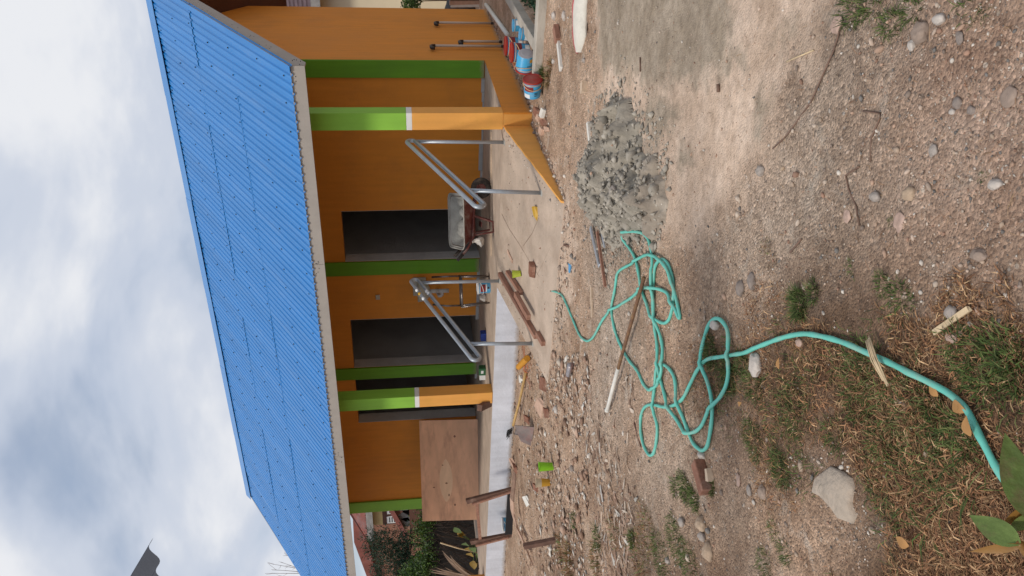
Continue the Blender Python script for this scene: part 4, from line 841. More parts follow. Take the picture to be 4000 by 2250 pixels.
# ================================================================== MORTAR HEAP
def build_heap():
    xs = np.arange(-0.25, 2.0, 0.0125); ys = np.arange(-7.1, -4.6, 0.0125); X, Y = np.meshgrid(xs, ys)
    wob = (fbm(X*6, Y*6, 4)-0.5)*0.55; d = poly_sd(X, Y, HEAP)+wob*0.6
    h = 0.165*np.clip(d/0.40, 0, 1)**0.8
    rough = np.clip(d/0.12, 0, 1); ridg = 1-np.abs(2*fbm(X*6+5, Y*6+2, 4)-1)
    h = h*(0.55+0.9*fbm(X*2.2+3, Y*2.2+1, 3)) + rough*((ridg-0.75)*0.11+(fbm(X*22, Y*22, 3)-0.5)*0.085+(1-np.abs(2*fbm(X*15+2, Y*15+6, 3)-1)-0.7)*0.05+np.maximum(fbm(X*13+9, Y*13+4, 2)-0.55, 0)*0.15)
    hole = gp(2415, 548, 0.05); dd = np.hypot((X-hole.x)/0.19, (Y-hole.y)/0.15); h = h-0.19*np.clip(1.25-dd, 0, 1)**0.7+0.06*np.exp(-((dd-1.35)/0.3)**2)
    for px, py, a, r in ((2420, 880, 0.05, 0.16), (2380, 800, 0.06, 0.14), (2530, 740, 0.05, 0.12), (2350, 640, 0.04, 0.12), (2480, 820, 0.03, 0.1)):
        q = gp(px, py, 0.06); h = h+a*np.exp(-((X-q.x)**2+(Y-q.y)**2)/r**2)*rough
    base = gz(X, Y); Z = np.where(d > 0, np.maximum(base+h, base-0.01+0.0*h), base-0.03)
    keep = d > -0.03
    idx = -np.ones(X.shape, int); idx[keep] = np.arange(keep.sum())
    q = np.stack([idx[:-1, :-1], idx[:-1, 1:], idx[1:, 1:], idx[1:, :-1]], -1).reshape(-1, 4); q = q[(q >= 0).all(1)]
    me = from_arrays(np.stack([X[keep], Y[keep], Z[keep]], -1), q, 'mortar_heap')
    x, y = X[keep], Y[keep]; n_ = fbm(x*7, y*7, 5)[:, None]; br = np.clip(1-(poly_sd(x, y, HEAP)-0.05)/0.35, 0, 1)[:, None]*(fbm(x*2+8, y*2, 3)[:, None] > 0.5)
    col = np.array([0.29, 0.258, 0.21])*(0.5+1.0*n_); col = col*(1-0.35*br)+np.array([0.33, 0.25, 0.19])*0.35*br
    set_tint(me, col); o = mesh_obj('mortar_heap', me, 'stone_mix', smooth=False)
    tag(o, 'low crumbling heap of grey mortar rubble with a dark hollow beyond the hose', 'rubble heap')
    return X, Y, Z, d
HX, HY, HZ, HD = build_heap()
def heap_z(x, y):
    i = np.clip(((np.asarray(x)+0.25)/0.0125).astype(int), 0, HX.shape[1]-1); j = np.clip(((np.asarray(y)+7.1)/0.0125).astype(int), 0, HX.shape[0]-1)
    z = HZ[j, i]; g = gz(x, y); inside = (np.asarray(x) > -0.25) & (np.asarray(x) < 2.0) & (np.asarray(y) > -7.1) & (np.asarray(y) < -4.6) & (HD[j, i] > 0)
    return np.where(inside, np.maximum(z, g), g)

# ================================================================== HOSE
def r7(z): return [(2900+x*0.9314, 900+y*0.9314) for x, y in z]
def r6(z): return [(2200+x*0.6901, 800+y*0.6901) for x, y in z]
path = [(4080, 2060), (3985, 1930)] + r7([(1100, 1000), (1060, 920), (1010, 830), (960, 745), (890, 685), (840, 655), (740, 600), (640, 550), (540, 505), (440, 462), (360, 440), (290, 432), (220, 440), (150, 458), (80, 485), (20, 510)])
path += r6([(970, 850), (880, 860), (840, 866), (800, 890), (760, 940), (730, 1000), (690, 1080), (660, 1115), (620, 1140), (570, 1143), (520, 1135), (480, 1132), (450, 1155), (437, 1210), (440, 1290), (455, 1360), (480, 1405), (500, 1415), (520, 1395), (535, 1330), (535, 1250), (520, 1180), (515, 1100), (520, 1000), (527, 930), (545, 903), (575, 908), (605, 935), (632, 985), (645, 1050), (660, 1120), (690, 1200), (720, 1280), (745, 1345), (780, 1380), (805, 1385), (830, 1355), (845, 1270), (850, 1180), (845, 1100), (825, 1000), (805, 920), (797, 850), (805, 770), (825, 690), (845, 655), (870, 643), (900, 660), (930, 710), (945, 790), (950, 870), (945, 950), (930, 1020), (900, 1080), (860, 1140), (820, 1200), (790, 1260), (755, 1288), (715, 1285), (670, 1240), (620, 1170), (590, 1100), (565, 1030), (550, 960), (540, 880), (530, 800), (515, 700), (508, 600), (508, 500), (512, 420), (520, 350), (540, 315), (565, 308), (590, 340), (605, 390), (615, 450), (615, 530), (605, 610), (590, 655), (565, 670), (530, 650), (495, 610), (470, 550), (450, 490), (435, 420), (420, 350), (400, 290), (370, 235), (350, 190), (365, 160), (410, 148), (450, 158), (480, 190), (495, 240), (510, 320), (512, 420), (514, 520), (520, 620), (535, 680), (548, 740), (565, 830), (570, 920), (560, 980), (530, 1030), (490, 1050), (460, 1025), (420, 950), (370, 890), (330, 820), (300, 740), (280, 650), (272, 570), (285, 490), (295, 430), (305, 385), (340, 355), (400, 325), (450, 290), (490, 280), (530, 290), (570, 320), (600, 370), (620, 450), (635, 530), (650, 600), (659, 640), (650, 641), (632, 590), (610, 550), (590, 510), (540, 475), (490, 468), (440, 480), (380, 525), (310, 570), (255, 610), (215, 670), (180, 730), (140, 768), (105, 755), (75, 710), (45, 620), (20, 560), (0, 515), (-40, 492), (-80, 488), (-94, 492)])
def catmull(P, m):
    out = []
    for i in range(len(P)-1):
        p0, p1, p2, p3 = P[max(i-1, 0)], P[i], P[i+1], P[min(i+2, len(P)-1)]
        for k in range(m):
            t_ = k/m; out.append(0.5*((2*p1)+(p2-p0)*t_+(2*p0-5*p1+4*p2-p3)*t_*t_+(3*p1-p0-3*p2+p3)*t_**3))
    out.append(P[-1]); return out
HR = 0.0105
W2 = np.array([[gp(x, y, 0.012).x, gp(x, y, 0.012).y] for x, y in path])
S2 = np.array(catmull(list(W2), 6)); 
seg = np.r_[0, np.cumsum(np.hypot(*np.diff(S2, axis=0).T))]; arc = np.arange(0, seg[-1], 0.018)
S2 = np.stack([np.interp(arc, seg, S2[:, 0]), np.interp(arc, seg, S2[:, 1])], 1)
S2 = S2+np.stack([fbm(arc*3, arc*0+1, 2)-0.5, fbm(arc*3, arc*0+7, 2)-0.5], 1)*0.012
hz = heap_z(S2[:, 0], S2[:, 1])
hz = np.convolve(np.pad(hz, 6, mode='edge'), np.ones(13)/13, 'valid')+HR*1.1; hz = np.maximum(hz, heap_z(S2[:, 0], S2[:, 1])+HR*0.6)
turfup = sstep(poly_sd(S2[:, 0], S2[:, 1], TURF), 0.4)*0.013; hz = hz+turfup
for i in range(len(arc)):                                # a strand that crosses an earlier one passes over it
    j = np.where((np.hypot(S2[:max(i-10, 0), 0]-S2[i, 0], S2[:max(i-10, 0), 1]-S2[i, 1]) < HR*1.9))[0]
    if len(j): hz[i] = max(hz[i], hz[j].max()+HR*1.95)
sm = hz.copy()
for _ in range(4): sm = np.maximum(sm, np.convolve(np.pad(sm, 3, mode='edge'), np.ones(7)/7, 'valid'))
hose = MB().tube([Vector((x, y, z)) for (x, y), z in zip(S2, sm)], [HR*(1+0.10*math.sin(i*0.9)*math.sin(i*0.13)) for i in range(len(sm))], 9)
tag(hose.build('garden_hose', 'hose_teal', smooth=True), 'long tangled turquoise garden hose looping across the yard', 'hose')

# rod half rust, half white paint
a_, m_, b_ = GP(2545, 1083, 0.055), GP(2438, 1438, 0.05), GP(2388, 1604, 0.03)
t = thing('metal_rod', m_, 'thin rod, rusty brown with a white painted end, lying across the hose', 'rod')
MB().tube([a_, m_], 0.0125, 10).build('rusty_part', 'rod_rust', t, smooth=True); MB().tube([m_, m_.lerp(b_, 0.96)], 0.015, 10).build('white_part', 'timber_white', t, smooth=True); MB().tube([m_.lerp(b_, 0.955), b_], 0.019, 10).build('end_socket', 'pvc_white', t, smooth=True)

# strips and offcuts
def strip(p0, p1, w, h, m_, label, cat='wood strip', name='wood_strip', dz=0.0, jit=0.06):
    a_, b_ = GP(*p0), GP(*p1); a_.z += h/2+dz; b_.z += h/2+dz; return tag(MB().bar(a_, b_, w, h, jit=jit).build(name, m_), label, cat)
strip((2322, 885), (2352, 1038), 0.045, 0.012, 'aluminium', 'shiny aluminium strip sticking out of the mortar heap', 'metal strip', 'metal_strip', 0.02)
strip((2345, 905), (2375, 1118), 0.025, 0.02, 'timber', 'narrow brown wood strip beside the shiny aluminium strip', dz=0.012)
strip((2358, 880), (2372, 965), 0.03, 0.008, 'aluminium', 'short bent metal strip at the edge of the mortar heap', 'metal strip', 'metal_strip', 0.02)
strip((2312, 1124), (2316, 1238), 0.03, 0.014, 'timber_pale', 'pale grey wood strip lying between the ramp and the hose')
strip((2303, 478), (2309, 560), 0.045, 0.02, 'timber_white', 'white painted wood strip beside the dark hollow of the mortar heap')
strip((2179, 158), (2191, 268), 0.07, 0.025, 'timber_white', 'whitish plank lying in front of the sunken bed kerb', 'plank', 'plank')
strip((2174, 106), (2182, 160), 0.085, 0.05, 'timber', 'brown wood block at the end of the whitish plank', 'wood block', 'wood_block')
strip((2294, 320), (2296, 362), 0.06, 0.05, 'timber_pale', 'small cut wood block on the bare ground below the red-lidded bucket', 'wood block', 'wood_block', jit=0.1)
strip((2212, 955), (2228, 962), 0.02, 0.02, 'timber_dark', 'tiny dark wood sliver below the foot of the ramp')
strip((3664, 1300), (3813, 1203), 0.017, 0.008, 'straw', 'flat pale stick at the edge of the dry grass among small stones', 'stick', 'stick', 0.012)
strip((2480, 1650), (2505, 1745), 0.012, 0.01, 'timber_dark', 'dark twig beside the lowest loop of the hose', 'twig', 'twig')
strip((2350, 1895), (2365, 1960), 0.018, 0.008, 'timber_white', 'white wood splinter on the dirt below the orange cup', dz=0.004)
p = GP(2237, 1445); t = thing('crushed_can', p, 'crushed silver and red drink can on the dirt at the foot of the ramp', 'can')
b = MB().lathe(p+V(-0.085, 0.02, 0.035), (1, -0.22, 0.0), [(0.024, 0), (0.032, 0.012), (0.033, 0.16), (0.025, 0.172)], 14)
for v in b.v: v += Vector((0, mnoise.noise(v*30), mnoise.noise(v*30+Vector((3, 3, 3)))*0.8))*0.016
b.build('can_body', 'tin_can', t, smooth=True)
p = GP(2230, 1050); tag(MB().obox(p+V(0, 0, 0.012), (0.036, 0.008, 0), (0, 0.016, 0.004), (0, 0, 0.006), 0.4).build('wrapper', 'wrapper_blue'), 'small blue and white wrapper near the foot of the ramp', 'wrapper')
p = GP(2275, 55); b = MB(); nn = 12; mm = 9
for j in range(mm):
    for i in range(nn):
        a_ = i/(nn-1)*math.pi; L = (j/(mm-1)-0.5)*0.62; w = 0.16*math.sqrt(max(0.02, 1-(j/(mm-1)*2-1)**4)); b.v.append(p+Vector((L*0.98+math.cos(a_)*w*0.25, L*0.25-math.cos(a_)*w, 0.004+0.085*math.sin(a_)*(0.5+0.5*math.sin(math.pi*(j+0.6)/mm))+0.012*mnoise.noise(Vector((i*0.9, j*0.9, 0))))))
b.f = [(j*nn+i, j*nn+i+1, (j+1)*nn+i+1, (j+1)*nn+i) for j in range(mm-1) for i in range(nn-1)]+[tuple(j*nn for j in range(mm))+tuple((mm-1-j)*nn+nn-1 for j in range(mm))]
t = thing('cement_sack', p, 'folded white sack with a red edge lying on the bare ground', 'sack'); b.build('sack_body', 'sack', t, smooth=True)
ed = [b.v[j*nn+2]+Vector((0.0, -0.0, 0.006)) for j in range(mm)]; ed2 = [b.v[j*nn+nn-3]+Vector((0, 0, 0.008)) for j in range(mm)]; MB().tube(ed2, 0.016, 6).build('red_edge', 'sack_red', t, smooth=True)

# ================================================================== STONES
_ico = bmesh.new(); bmesh.ops.create_icosphere(_ico, subdivisions=3, radius=1); ICO_V = np.array([v.co[:] for v in _ico.verts]); ICO_F = np.array([[v.index for v in f.verts] for f in _ico.faces]); _ico.free()
def stone(px, py, sx, sy, hz_, col, label, name='stone', ang=None, flat=1.0, seed=None, rough=0.26, cat='stone', group='stones in the yard', sink=0.55, ang_=0.0):
    """sx, sy: size in photo pixels across the picture's y and x; real size from its distance"""
    p = GP(px, py); dist = (p-Vector(CAM)).length; k = dist/FPX/2*0.9
    rw = sx*k; rd = max(sy*k*1.35, rw*0.55); rd = min(rd, rw*1.5) if sx >= sy else rd; rh = hz_*k
    sd = random.uniform(0, 99) if seed is None else seed
    vs = ICO_V.copy(); nz = np.array([mnoise.fractal(Vector(v)*1.3+Vector((sd, 2*sd, 0)), 1.0, 2.0, 4) for v in vs]); vs = vs*(1+rough*nz)[:, None]
    R_ = AX[0].copy(); R_[2] = 0; R_ /= np.linalg.norm(R_); F_ = np.array([-R_[1], R_[0], 0])
    out = vs[:, :1]*rw*R_+vs[:, 1:2]*rd*F_+vs[:, 2:3]*np.array([[0, 0, rh]])
    me = from_arrays(out, ICO_F, name); c = (np.array(col)*0.62+np.array([0.36, 0.26, 0.20])*0.38)*(1+0.25*np.array([mnoise.noise(Vector(v)*2.5+Vector((sd, 0, sd))) for v in vs]))[:, None]; set_tint(me, np.clip(c, 0, 1))
    o = mesh_obj(name, me, 'stone_mix', smooth=True); o.location = p+V(0, 0, rh*(1-2*sink*0.6)); tag(o, label, cat, group); return o
WHT, GRY, DGR, TAN, PNK, BRN = (0.52, 0.50, 0.46), (0.30, 0.29, 0.27), (0.16, 0.155, 0.15), (0.40, 0.30, 0.20), (0.45, 0.31, 0.25), (0.24, 0.19, 0.155)
for a in (
    (2979, 667, 42, 40, 38, GRY, 'round grey stone at the rim of the smooth cement patch'),
    (3060, 657, 18, 24, 18, TAN, 'small tan oval stone next to the round grey one at the cement rim'),
    (3895, 720, 40, 46, 40, WHT, 'white angular stone alone on the reddish soil'),
    (3563, 758, 55, 50, 48, TAN, 'smooth ochre stone casting a small shadow on the reddish soil'),
    (3430, 769, 40, 42, 34, GRY, 'pale grey stone beside the smooth ochre stone'),
    (3678, 77, 42, 40, 40, WHT, 'round white stone near the grass tufts on the reddish soil'),
    (3601, 126, 76, 62, 55, BRN, 'rough brown lump beside the round white stone'),
    (3276, 98, 62, 60, 20, PNK, 'pink stone half buried beside a grass tuft'),
    (3559, 178, 44, 26, 24, WHT, 'small pale stone touching the rough brown lump'),
    (3741, 402, 44, 30, 30, DGR, 'dark grey stone with a small white one behind it'),
    (3722, 437, 22, 22, 20, WHT, 'small white stone tucked behind the dark grey one'),
    (3794, 430, 34, 24, 24, DGR, 'small dark stone right of the dark grey one'),
    (3664, 587, 50, 36, 18, GRY, 'flat grey pebble slanting in the reddish soil'),
    (3940, 377, 76, 54, 20, BRN, 'broad grey brown stone almost buried near the frame edge'),
    (3762, 147, 50, 24, 22, DGR, 'long dark grey stone below the rough brown lump'),
    (3528, 867, 74, 60, 14, PNK, 'broad pinkish stone flush with the soil below the ochre stone'),
    (3311, 846, 56, 40, 12, PNK, 'pale flat stone flush with the grey gravel'),
    (2890, 1124, 70, 34, 38, DGR, 'left one of two dark grey mortar lumps lying side by side'),
    (2938, 1097, 72, 34, 38, DGR, 'right one of two dark grey mortar lumps lying side by side'),
    (3834, 998, 50, 56, 40, BRN, 'brown grey stone on the reddish soil above the dry grass'),
    (3729, 1221, 56, 44, 40, GRY, 'grey stone next to the flat pale stick'),
    (3733, 1318, 40, 46, 30, PNK, 'pinkish stone under the flat pale stick'),
    (3800, 1262, 20, 22, 20, WHT, 'small white pebble at the tip of the flat pale stick'),
    (2970, 1425, 100, 62, 45, WHT, 'crumbly pale cement lump in the grass beside the hose'),
    (3133, 1338, 40, 34, 30, PNK, 'pale stone under the bend of the hose'),
    (2797, 1269, 46, 44, 42, WHT, 'pale stone inside the hose loop that leans on it'),
    (2753, 1778, 34, 34, 34, WHT, 'pale round stone touching the end of the hose loop'),
    (2738, 1800, 24, 22, 24, GRY, 'small grey stone beside the pale one at the hose loop end'),
    (2677, 2038, 36, 34, 30, GRY, 'leftmost grey stone of the row near the dry grass'),
    (2753, 2045, 58, 48, 46, TAN, 'big smooth tan stone in the middle of the stone row'),
    (2757, 2095, 38, 36, 34, GRY, 'grey stone below the big smooth tan one'),
    (2782, 2155, 74, 46, 40, TAN, 'long split tan stone at the lower end of the stone row'),
    (2609, 2190, 28, 26, 26, GRY, 'small grey stone among green grass at the frame edge'),
    (2893, 1875, 58, 24, 14, PNK, 'long pink flat stone on the bare dirt'),
    (2935, 1916, 46, 22, 20, GRY, 'narrow grey stone beside the long pink one'),
    (2984, 1922, 56, 36, 30, BRN, 'cracked brown stone on the bare dirt left of the slab'),
    (2231, 1829, 26, 20, 24, DGR, 'small dark stone beside the green cup'),
    (2196, 1700, 34, 24, 26, TAN, 'tan stone on the rubble in front of the hoe blade'),
    (2176, 1600, 36, 22, 26, WHT, 'pale stone in the rubble below the bamboo handle'),
    (2285, 235, 22, 16, 16, GRY, 'small grey stone on the bare ground near the wood block'),
    (2200, 62, 40, 20, 22, WHT, 'white stone between the kerb and the white sack'),
    (2166, 62, 36, 20, 22, WHT, 'pale oblong stone nearest the front kerb'),
    (2163, 240, 20, 18, 18, WHT, 'small white stone at the lower end of the whitish plank'),
    (2505, 745, 46, 40, 30, GRY, 'pale smooth lump half sunk in the mortar heap'),
    (2440, 770, 34, 30, 22, GRY, 'small pale lump in the middle of the mortar heap'),
): 
    o = stone(*a)
    if 'mortar heap' in a[6]: o.location.z = float(heap_z(np.array([o.location.x]), np.array([o.location.y]))[0])+0.004
# big flat slab
SLAB = [(3192, 1905), (3203, 1858), (3262, 1830), (3300, 1840), (3338, 1862), (3350, 1915), (3338, 1965), (3356, 2012), (3345, 2040), (3300, 2036), (3258, 1992), (3220, 1945)]
sp = [GP(x, y) for x, y in SLAB]; n = len(sp); b = MB(); c_ = sum(sp, Vector())/n
b.add([v+V(0, 0, -0.03) for v in sp]+[v+V(0, 0, 0.022) for v in sp]+[v.lerp(c_, 0.10)+V(random.uniform(-0.006, 0.006), random.uniform(-0.006, 0.006), 0.034+random.uniform(-0.006, 0.004)) for v in sp]+[c_+V(0, 0, 0.036)], [(i, (i+1) % n, n+(i+1) % n, n+i) for i in range(n)]+[(n+i, n+(i+1) % n, 2*n+(i+1) % n, 2*n+i) for i in range(n)]+[(2*n+i, 2*n+(i+1) % n, 3*n) for i in range(n)])
for v in b.v: v += Vector((mnoise.noise(v*9)*0.02, mnoise.noise(v*9+Vector((4, 4, 4)))*0.02, -0.014+mnoise.noise(v*14)*0.006))
o = b.build('stone_slab', 'slab_dusty', smooth=True); tag(o, 'large flat concrete slab fragment half in the dry grass', 'slab')
# brick piece with pale end, fragments by the plinth corner
a_, b_ = GP(2748, 1800, 0.03), GP(2785, 1925, 0.03); tag(MB().bar(a_, b_, 0.075, 0.06, jit=0.05).build('brick', 'brick_red', bevel=0.006), 'long brown brick lying at the end of the hose loop', 'brick')
a_, b_ = GP(2790, 1825, 0.02), GP(2800, 1880, 0.02); tag(MB().bar(a_, b_, 0.03, 0.03, jit=0.2).build('wood_chip', 'timber_pale'), 'pale wood chip alongside the long brown brick', 'wood chip')
for (x, y, w, l, h, m_, lab) in ((2106, 440, 0.07, 0.11, 0.05, 'brick_red', 'dark brick fragment touching the orange plinth corner'), (2118, 462, 0.05, 0.12, 0.06, 'brick_pale', 'pale pinkish brick shard between dark ones at the plinth corner'), (2128, 440, 0.035, 0.15, 0.05, 'timber_white', 'white splinter lying over the brick fragments at the plinth corner'), (2135, 480, 0.06, 0.13, 0.06, 'brick_red', 'dark brick fragment farthest from the orange plinth corner'), (2122, 512, 0.06, 0.09, 0.045, 'brick_pale', 'pale brick fragment beside the orange ramp wedge'), (2142, 505, 0.05, 0.08, 0.04, 'brick_pale', 'small pale brick fragment lowest of the group by the wedge')):
    p = GP(x, y); an = random.uniform(0.3, 1.2); tag(MB().obox(p+V(0, 0, h*0.45), (math.cos(an)*l/2, -math.sin(an)*l/2, 0), (math.sin(an)*w/2, math.cos(an)*w/2, 0.01), (0, 0.01, h/2), 0.22).build('brick_fragment', m_, bevel=0.004), lab, 'brick fragment', 'fragments at the plinth corner')
# rubble pieces in front of the white plinth
for (x, y, w, l, h, m_, lab) in ((2130, 1500, 0.16, 0.10, 0.05, 'brick_red', 'reddish clay clod in the rubble right of the hoe handle'), (2118, 1590, 0.20, 0.16, 0.04, 'brick_pale', 'broad pinkish clay slab in the rubble'), (2140, 1615, 0.12, 0.10, 0.05, 'brick_red', 'dark clod against the broad pinkish clay slab'), (2068, 1640, 0.12, 0.09, 0.05, 'brick_red', 'brown clod beside the hoe blade'), (2040, 1480, 0.11, 0.07, 0.04, 'timber_white', 'white plaster chip against the plinth near the roller'), (2008, 1808, 0.22, 0.13, 0.05, 'brick_pale', 'pale broken tile leaning on the plinth'), (2020, 1830, 0.13, 0.10, 0.05, 'brick_red', 'dark tile fragment under the pale broken tile'), (2062, 1955, 0.17, 0.13, 0.03, 'timber_white', 'white plaster flake in front of the broken table'), (2100, 1905, 0.10, 0.08, 0.05, 'brick_red', 'brown fragment at the foot of the orange cup')):
    p = GP(x, y); an = random.uniform(-0.8, 0.8); tag(MB().obox(p+V(0, 0, h*0.45), (math.cos(an)*w/2, math.sin(an)*w/2, random.uniform(-0.01, 0.02)), (-math.sin(an)*l/2, math.cos(an)*l/2, random.uniform(0, 0.03)), (0, 0.005, h/2), 0.25).build('rubble_piece', m_, bevel=0.004), lab, 'rubble', 'rubble in front of the plinth')

# ================================================================== GRAVEL, LITTER AND GRASS (stuff)
def ground_samples(n, x0, x1, y0, y1):
    """random points of the yard, thinner with distance"""
    P = []
    X = RNG.uniform(x0, x1, n); Y = RNG.uniform(y0, y1, n)
    R = np.stack([(1125-Y)/FPX, (X-2000)/FPX, np.ones(n)], 1) @ AX; t_ = -CAM[2]/R[:, 2]; p = CAM+R*t_[:, None]; return p[:, 0], p[:, 1], t_
OCT_V = np.array([(1, 0, 0), (0, 1, 0), (-1, 0, 0), (0, -1, 0), (0, 0, 1), (0, 0, -0.6)], float); OCT_F = np.array([(0, 1, 4), (1, 2, 4), (2, 3, 4), (3, 0, 4), (1, 0, 5), (2, 1, 5), (3, 2, 5), (0, 3, 5)])
_ic = bmesh.new(); bmesh.ops.create_icosphere(_ic, subdivisions=1, radius=1); IC1_V = np.array([v.co[:] for v in _ic.verts]); IC1_F = np.array([[v.index for v in f.verts] for f in _ic.faces]); _ic.free()
def scatter(name, x, y, r, cols, label, cat, base=(OCT_V, OCT_F), flat=0.6, smooth=False, zf=None, jit=0.35, mt='gravel_mix'):
    n = len(x); BV, BF = base; k = len(BV); z = (zf or gz)(x, y); a = RNG.uniform(0, 6.283, n); ca, sa = np.cos(a), np.sin(a)
    v = BV[None]*(1+RNG.uniform(-jit, jit, (n, k, 3)))*r[:, None, None]*np.stack([RNG.uniform(0.8, 1.5, n), RNG.uniform(0.6, 1.0, n), RNG.uniform(0.45, 1.0, n)*flat/0.6], 1)[:, None, :]
    vx = v[..., 0]*ca[:, None]-v[..., 1]*sa[:, None]; vy = v[..., 0]*sa[:, None]+v[..., 1]*ca[:, None]; vz = v[..., 2]
    tilt = RNG.uniform(-0.25, 0.25, n)[:, None]; vz = vz+vx*tilt
    P = np.stack([vx+x[:, None], vy+y[:, None], vz+z[:, None]+0.25*r[:, None]], -1).reshape(-1, 3)
    F = (BF[None]+(np.arange(n)*k)[:, None, None]).reshape(-1, 3); me = from_arrays(P, F, name); set_tint(me, np.repeat(cols, k, 0))
    o = mesh_obj(name, me, mt, smooth=smooth); return tag(o, label, cat, kind='stuff')
PAL = np.array([(0.48, 0.39, 0.31), (0.36, 0.27, 0.20), (0.26, 0.20, 0.16), (0.58, 0.52, 0.45), (0.42, 0.28, 0.20), (0.18, 0.165, 0.15), (0.47, 0.36, 0.28), (0.33, 0.20, 0.14)])
def palette(n, w=None): return np.clip(PAL[RNG.choice(len(PAL), n, p=w)]*RNG.uniform(0.8, 1.2, (n, 1)), 0, 1)
def keep_yard(x, y):
    ok = (y < -2.22) & (x < 3.4); ok &= ~((x > -2.5) & (x < -0.1) & (y > RY1-0.0)); ok &= ~((x > 0.5) & (y > -2.65)); ok &= (x > -14); return ok
# fine grit
x, y, t_ = ground_samples(26000, 2020, 4050, -60, 2300); ok = keep_yard(x, y)
cemd = poly_sd(x, y, CEM); ok &= (cemd+RNG.uniform(-0.1, 0.1, len(x)) < 0) | (RNG.random(len(x)) < 0.28); tfd = poly_sd(x, y, TURF); ok &= (tfd < 0.05) | (RNG.random(len(x)) < 0.15)
clump = fbm(x*1.7+20, y*1.7, 4); ok &= (clump+RNG.uniform(-0.25, 0.25, len(x)) > 0.47)
x, y, t_ = x[ok], y[ok], t_[ok]; r = (0.0011+0.00075*t_)*np.exp(RNG.normal(0, 0.42, len(x))); r = np.minimum(r, 0.016)
scatter('fine_gravel', x, y, r, palette(len(x)), 'fine mixed grit strewn all over the bare yard', 'gravel', zf=heap_z)
# pebbles
x, y, t_ = ground_samples(1500, 2030, 4050, -60, 2300); ok = keep_yard(x, y); cemd = poly_sd(x, y, CEM); ok &= (cemd < 0) | (RNG.random(len(x)) < 0.06); tfd = poly_sd(x, y, TURF); ok &= (tfd < 0.05) | (RNG.random(len(x)) < 0.12)
x, y, t_ = x[ok], y[ok], t_[ok]; r = np.minimum((0.0026+0.00125*t_)*np.exp(RNG.normal(0, 0.45, len(x))), 0.024)
scatter('pebbles', x, y, r, palette(len(x)), 'small rounded pebbles scattered on the bare yard', 'pebbles', (IC1_V, IC1_F), 0.55, True, zf=heap_z, jit=0.18)
# crumbs on the heap
q = np.array([[random.uniform(-0.1, 1.7), random.uniform(-7.0, -4.8)] for _ in range(11000)]); dd = poly_sd(q[:, 0], q[:, 1], HEAP); ok = dd+RNG.normal(0, 0.17, len(q)) > 0.0; q = q[ok]
scatter('mortar_crumbs', q[:, 0], q[:, 1], np.minimum(0.0072*np.exp(RNG.normal(0, 0.65, len(q))), 0.035), np.array([0.30, 0.27, 0.225])*RNG.uniform(0.65, 1.5, (len(q), 1)), 'crumbs of dry grey mortar on and around the heap', 'rubble', zf=heap_z)
q = np.array([[random.uniform(-0.1, 1.7), random.uniform(-7.0, -4.8)] for _ in range(700)]); q = q[poly_sd(q[:, 0], q[:, 1], HEAP) > 0.03]
scatter('mortar_clods', q[:, 0], q[:, 1], np.clip(0.017*np.exp(RNG.normal(0, 0.5, len(q))), 0.008, 0.036), np.array([0.30, 0.268, 0.222])*RNG.uniform(0.6, 1.3, (len(q), 1)), 'rough clods of grey mortar piled on the heap', 'rubble', (IC1_V, IC1_F), 0.8, False, zf=heap_z, jit=0.3)
# angular chips in front of the plinth
x, y, t_ = ground_samples(2600, 2030, 2300, 1380, 2330); ok = (y < -2.22) & (y > -6.5) & (x > -11)
clump = fbm(x*1.2+50, y*1.2, 4); ok &= (clump+RNG.uniform(-0.2, 0.2, len(x)) > 0.5); x, y, t_ = x[ok], y[ok], t_[ok]
PALR = np.array([(0.56, 0.47, 0.38), (0.50, 0.38, 0.29), (0.62, 0.57, 0.50), (0.32, 0.20, 0.14), (0.26, 0.16, 0.11), (0.44, 0.30, 0.22)])
scatter('rubble_chips', x, y, np.minimum(0.0145*np.exp(RNG.normal(0, 0.7, len(x))), 0.065), np.clip(PALR[RNG.choice(6, len(x))]*RNG.uniform(0.8, 1.15, (len(x), 1)), 0, 1), 'pale angular chips of tile and plaster strewn along the plinth', 'rubble', flat=0.32)
# gravel along the ramp edges
n = 2400; x = RNG.uniform(-2.55, -0.1, n); y = RNG.uniform(-4.3, -2.2, n); e_d = np.minimum(np.abs(x+2.40), np.abs(x+0.26)); ok = (e_d < RNG.exponential(0.10, n)) | (RNG.random(n) < 0.10); ok &= (x > -2.46) & (x < -0.19); x, y = x[ok], y[ok]
scatter('ramp_grit', x, y, 0.006*np.exp(RNG.normal(0, 0.5, len(x))), palette(len(x)), 'loose grit lying on the ramp', 'gravel', zf=lambda a, c: ramp_z(c))

def edge_grit(n, fx, fy): return fx(n), fy(n)
ex_, ey_ = [], []
for cnt, fx, fy in ((420, lambda n: RNG.uniform(-2.6, -0.1, n), lambda n: RY1-0.10-np.abs(RNG.normal(0, 0.30, n))), (700, lambda n: -2.50-np.abs(RNG.normal(0, 0.07, n)), lambda n: RNG.uniform(-4.3, -2.2, n)), (500, lambda n: RNG.uniform(-9, -2.5, n), lambda n: -2.19-np.abs(RNG.normal(0, 0.05, n))), (450, lambda n: 0.01+np.abs(RNG.normal(0, 0.05, n)), lambda n: RNG.uniform(-2.2, 2.8, n)), (300, lambda n: -0.15+np.abs(RNG.normal(0, 0.05, n)), lambda n: RNG.uniform(-4.3, -2.2, n))):
    ex_.append(fx(cnt)); ey_.append(fy(cnt))
ex_, ey_ = np.concatenate(ex_), np.concatenate(ey_)
scatter('edge_rubble', ex_, ey_, np.minimum(0.0085*np.exp(RNG.normal(0, 0.6, len(ex_))), 0.035), palette(len(ex_)), 'loose rubble gathered along the foot of the ramp and plinth', 'rubble')
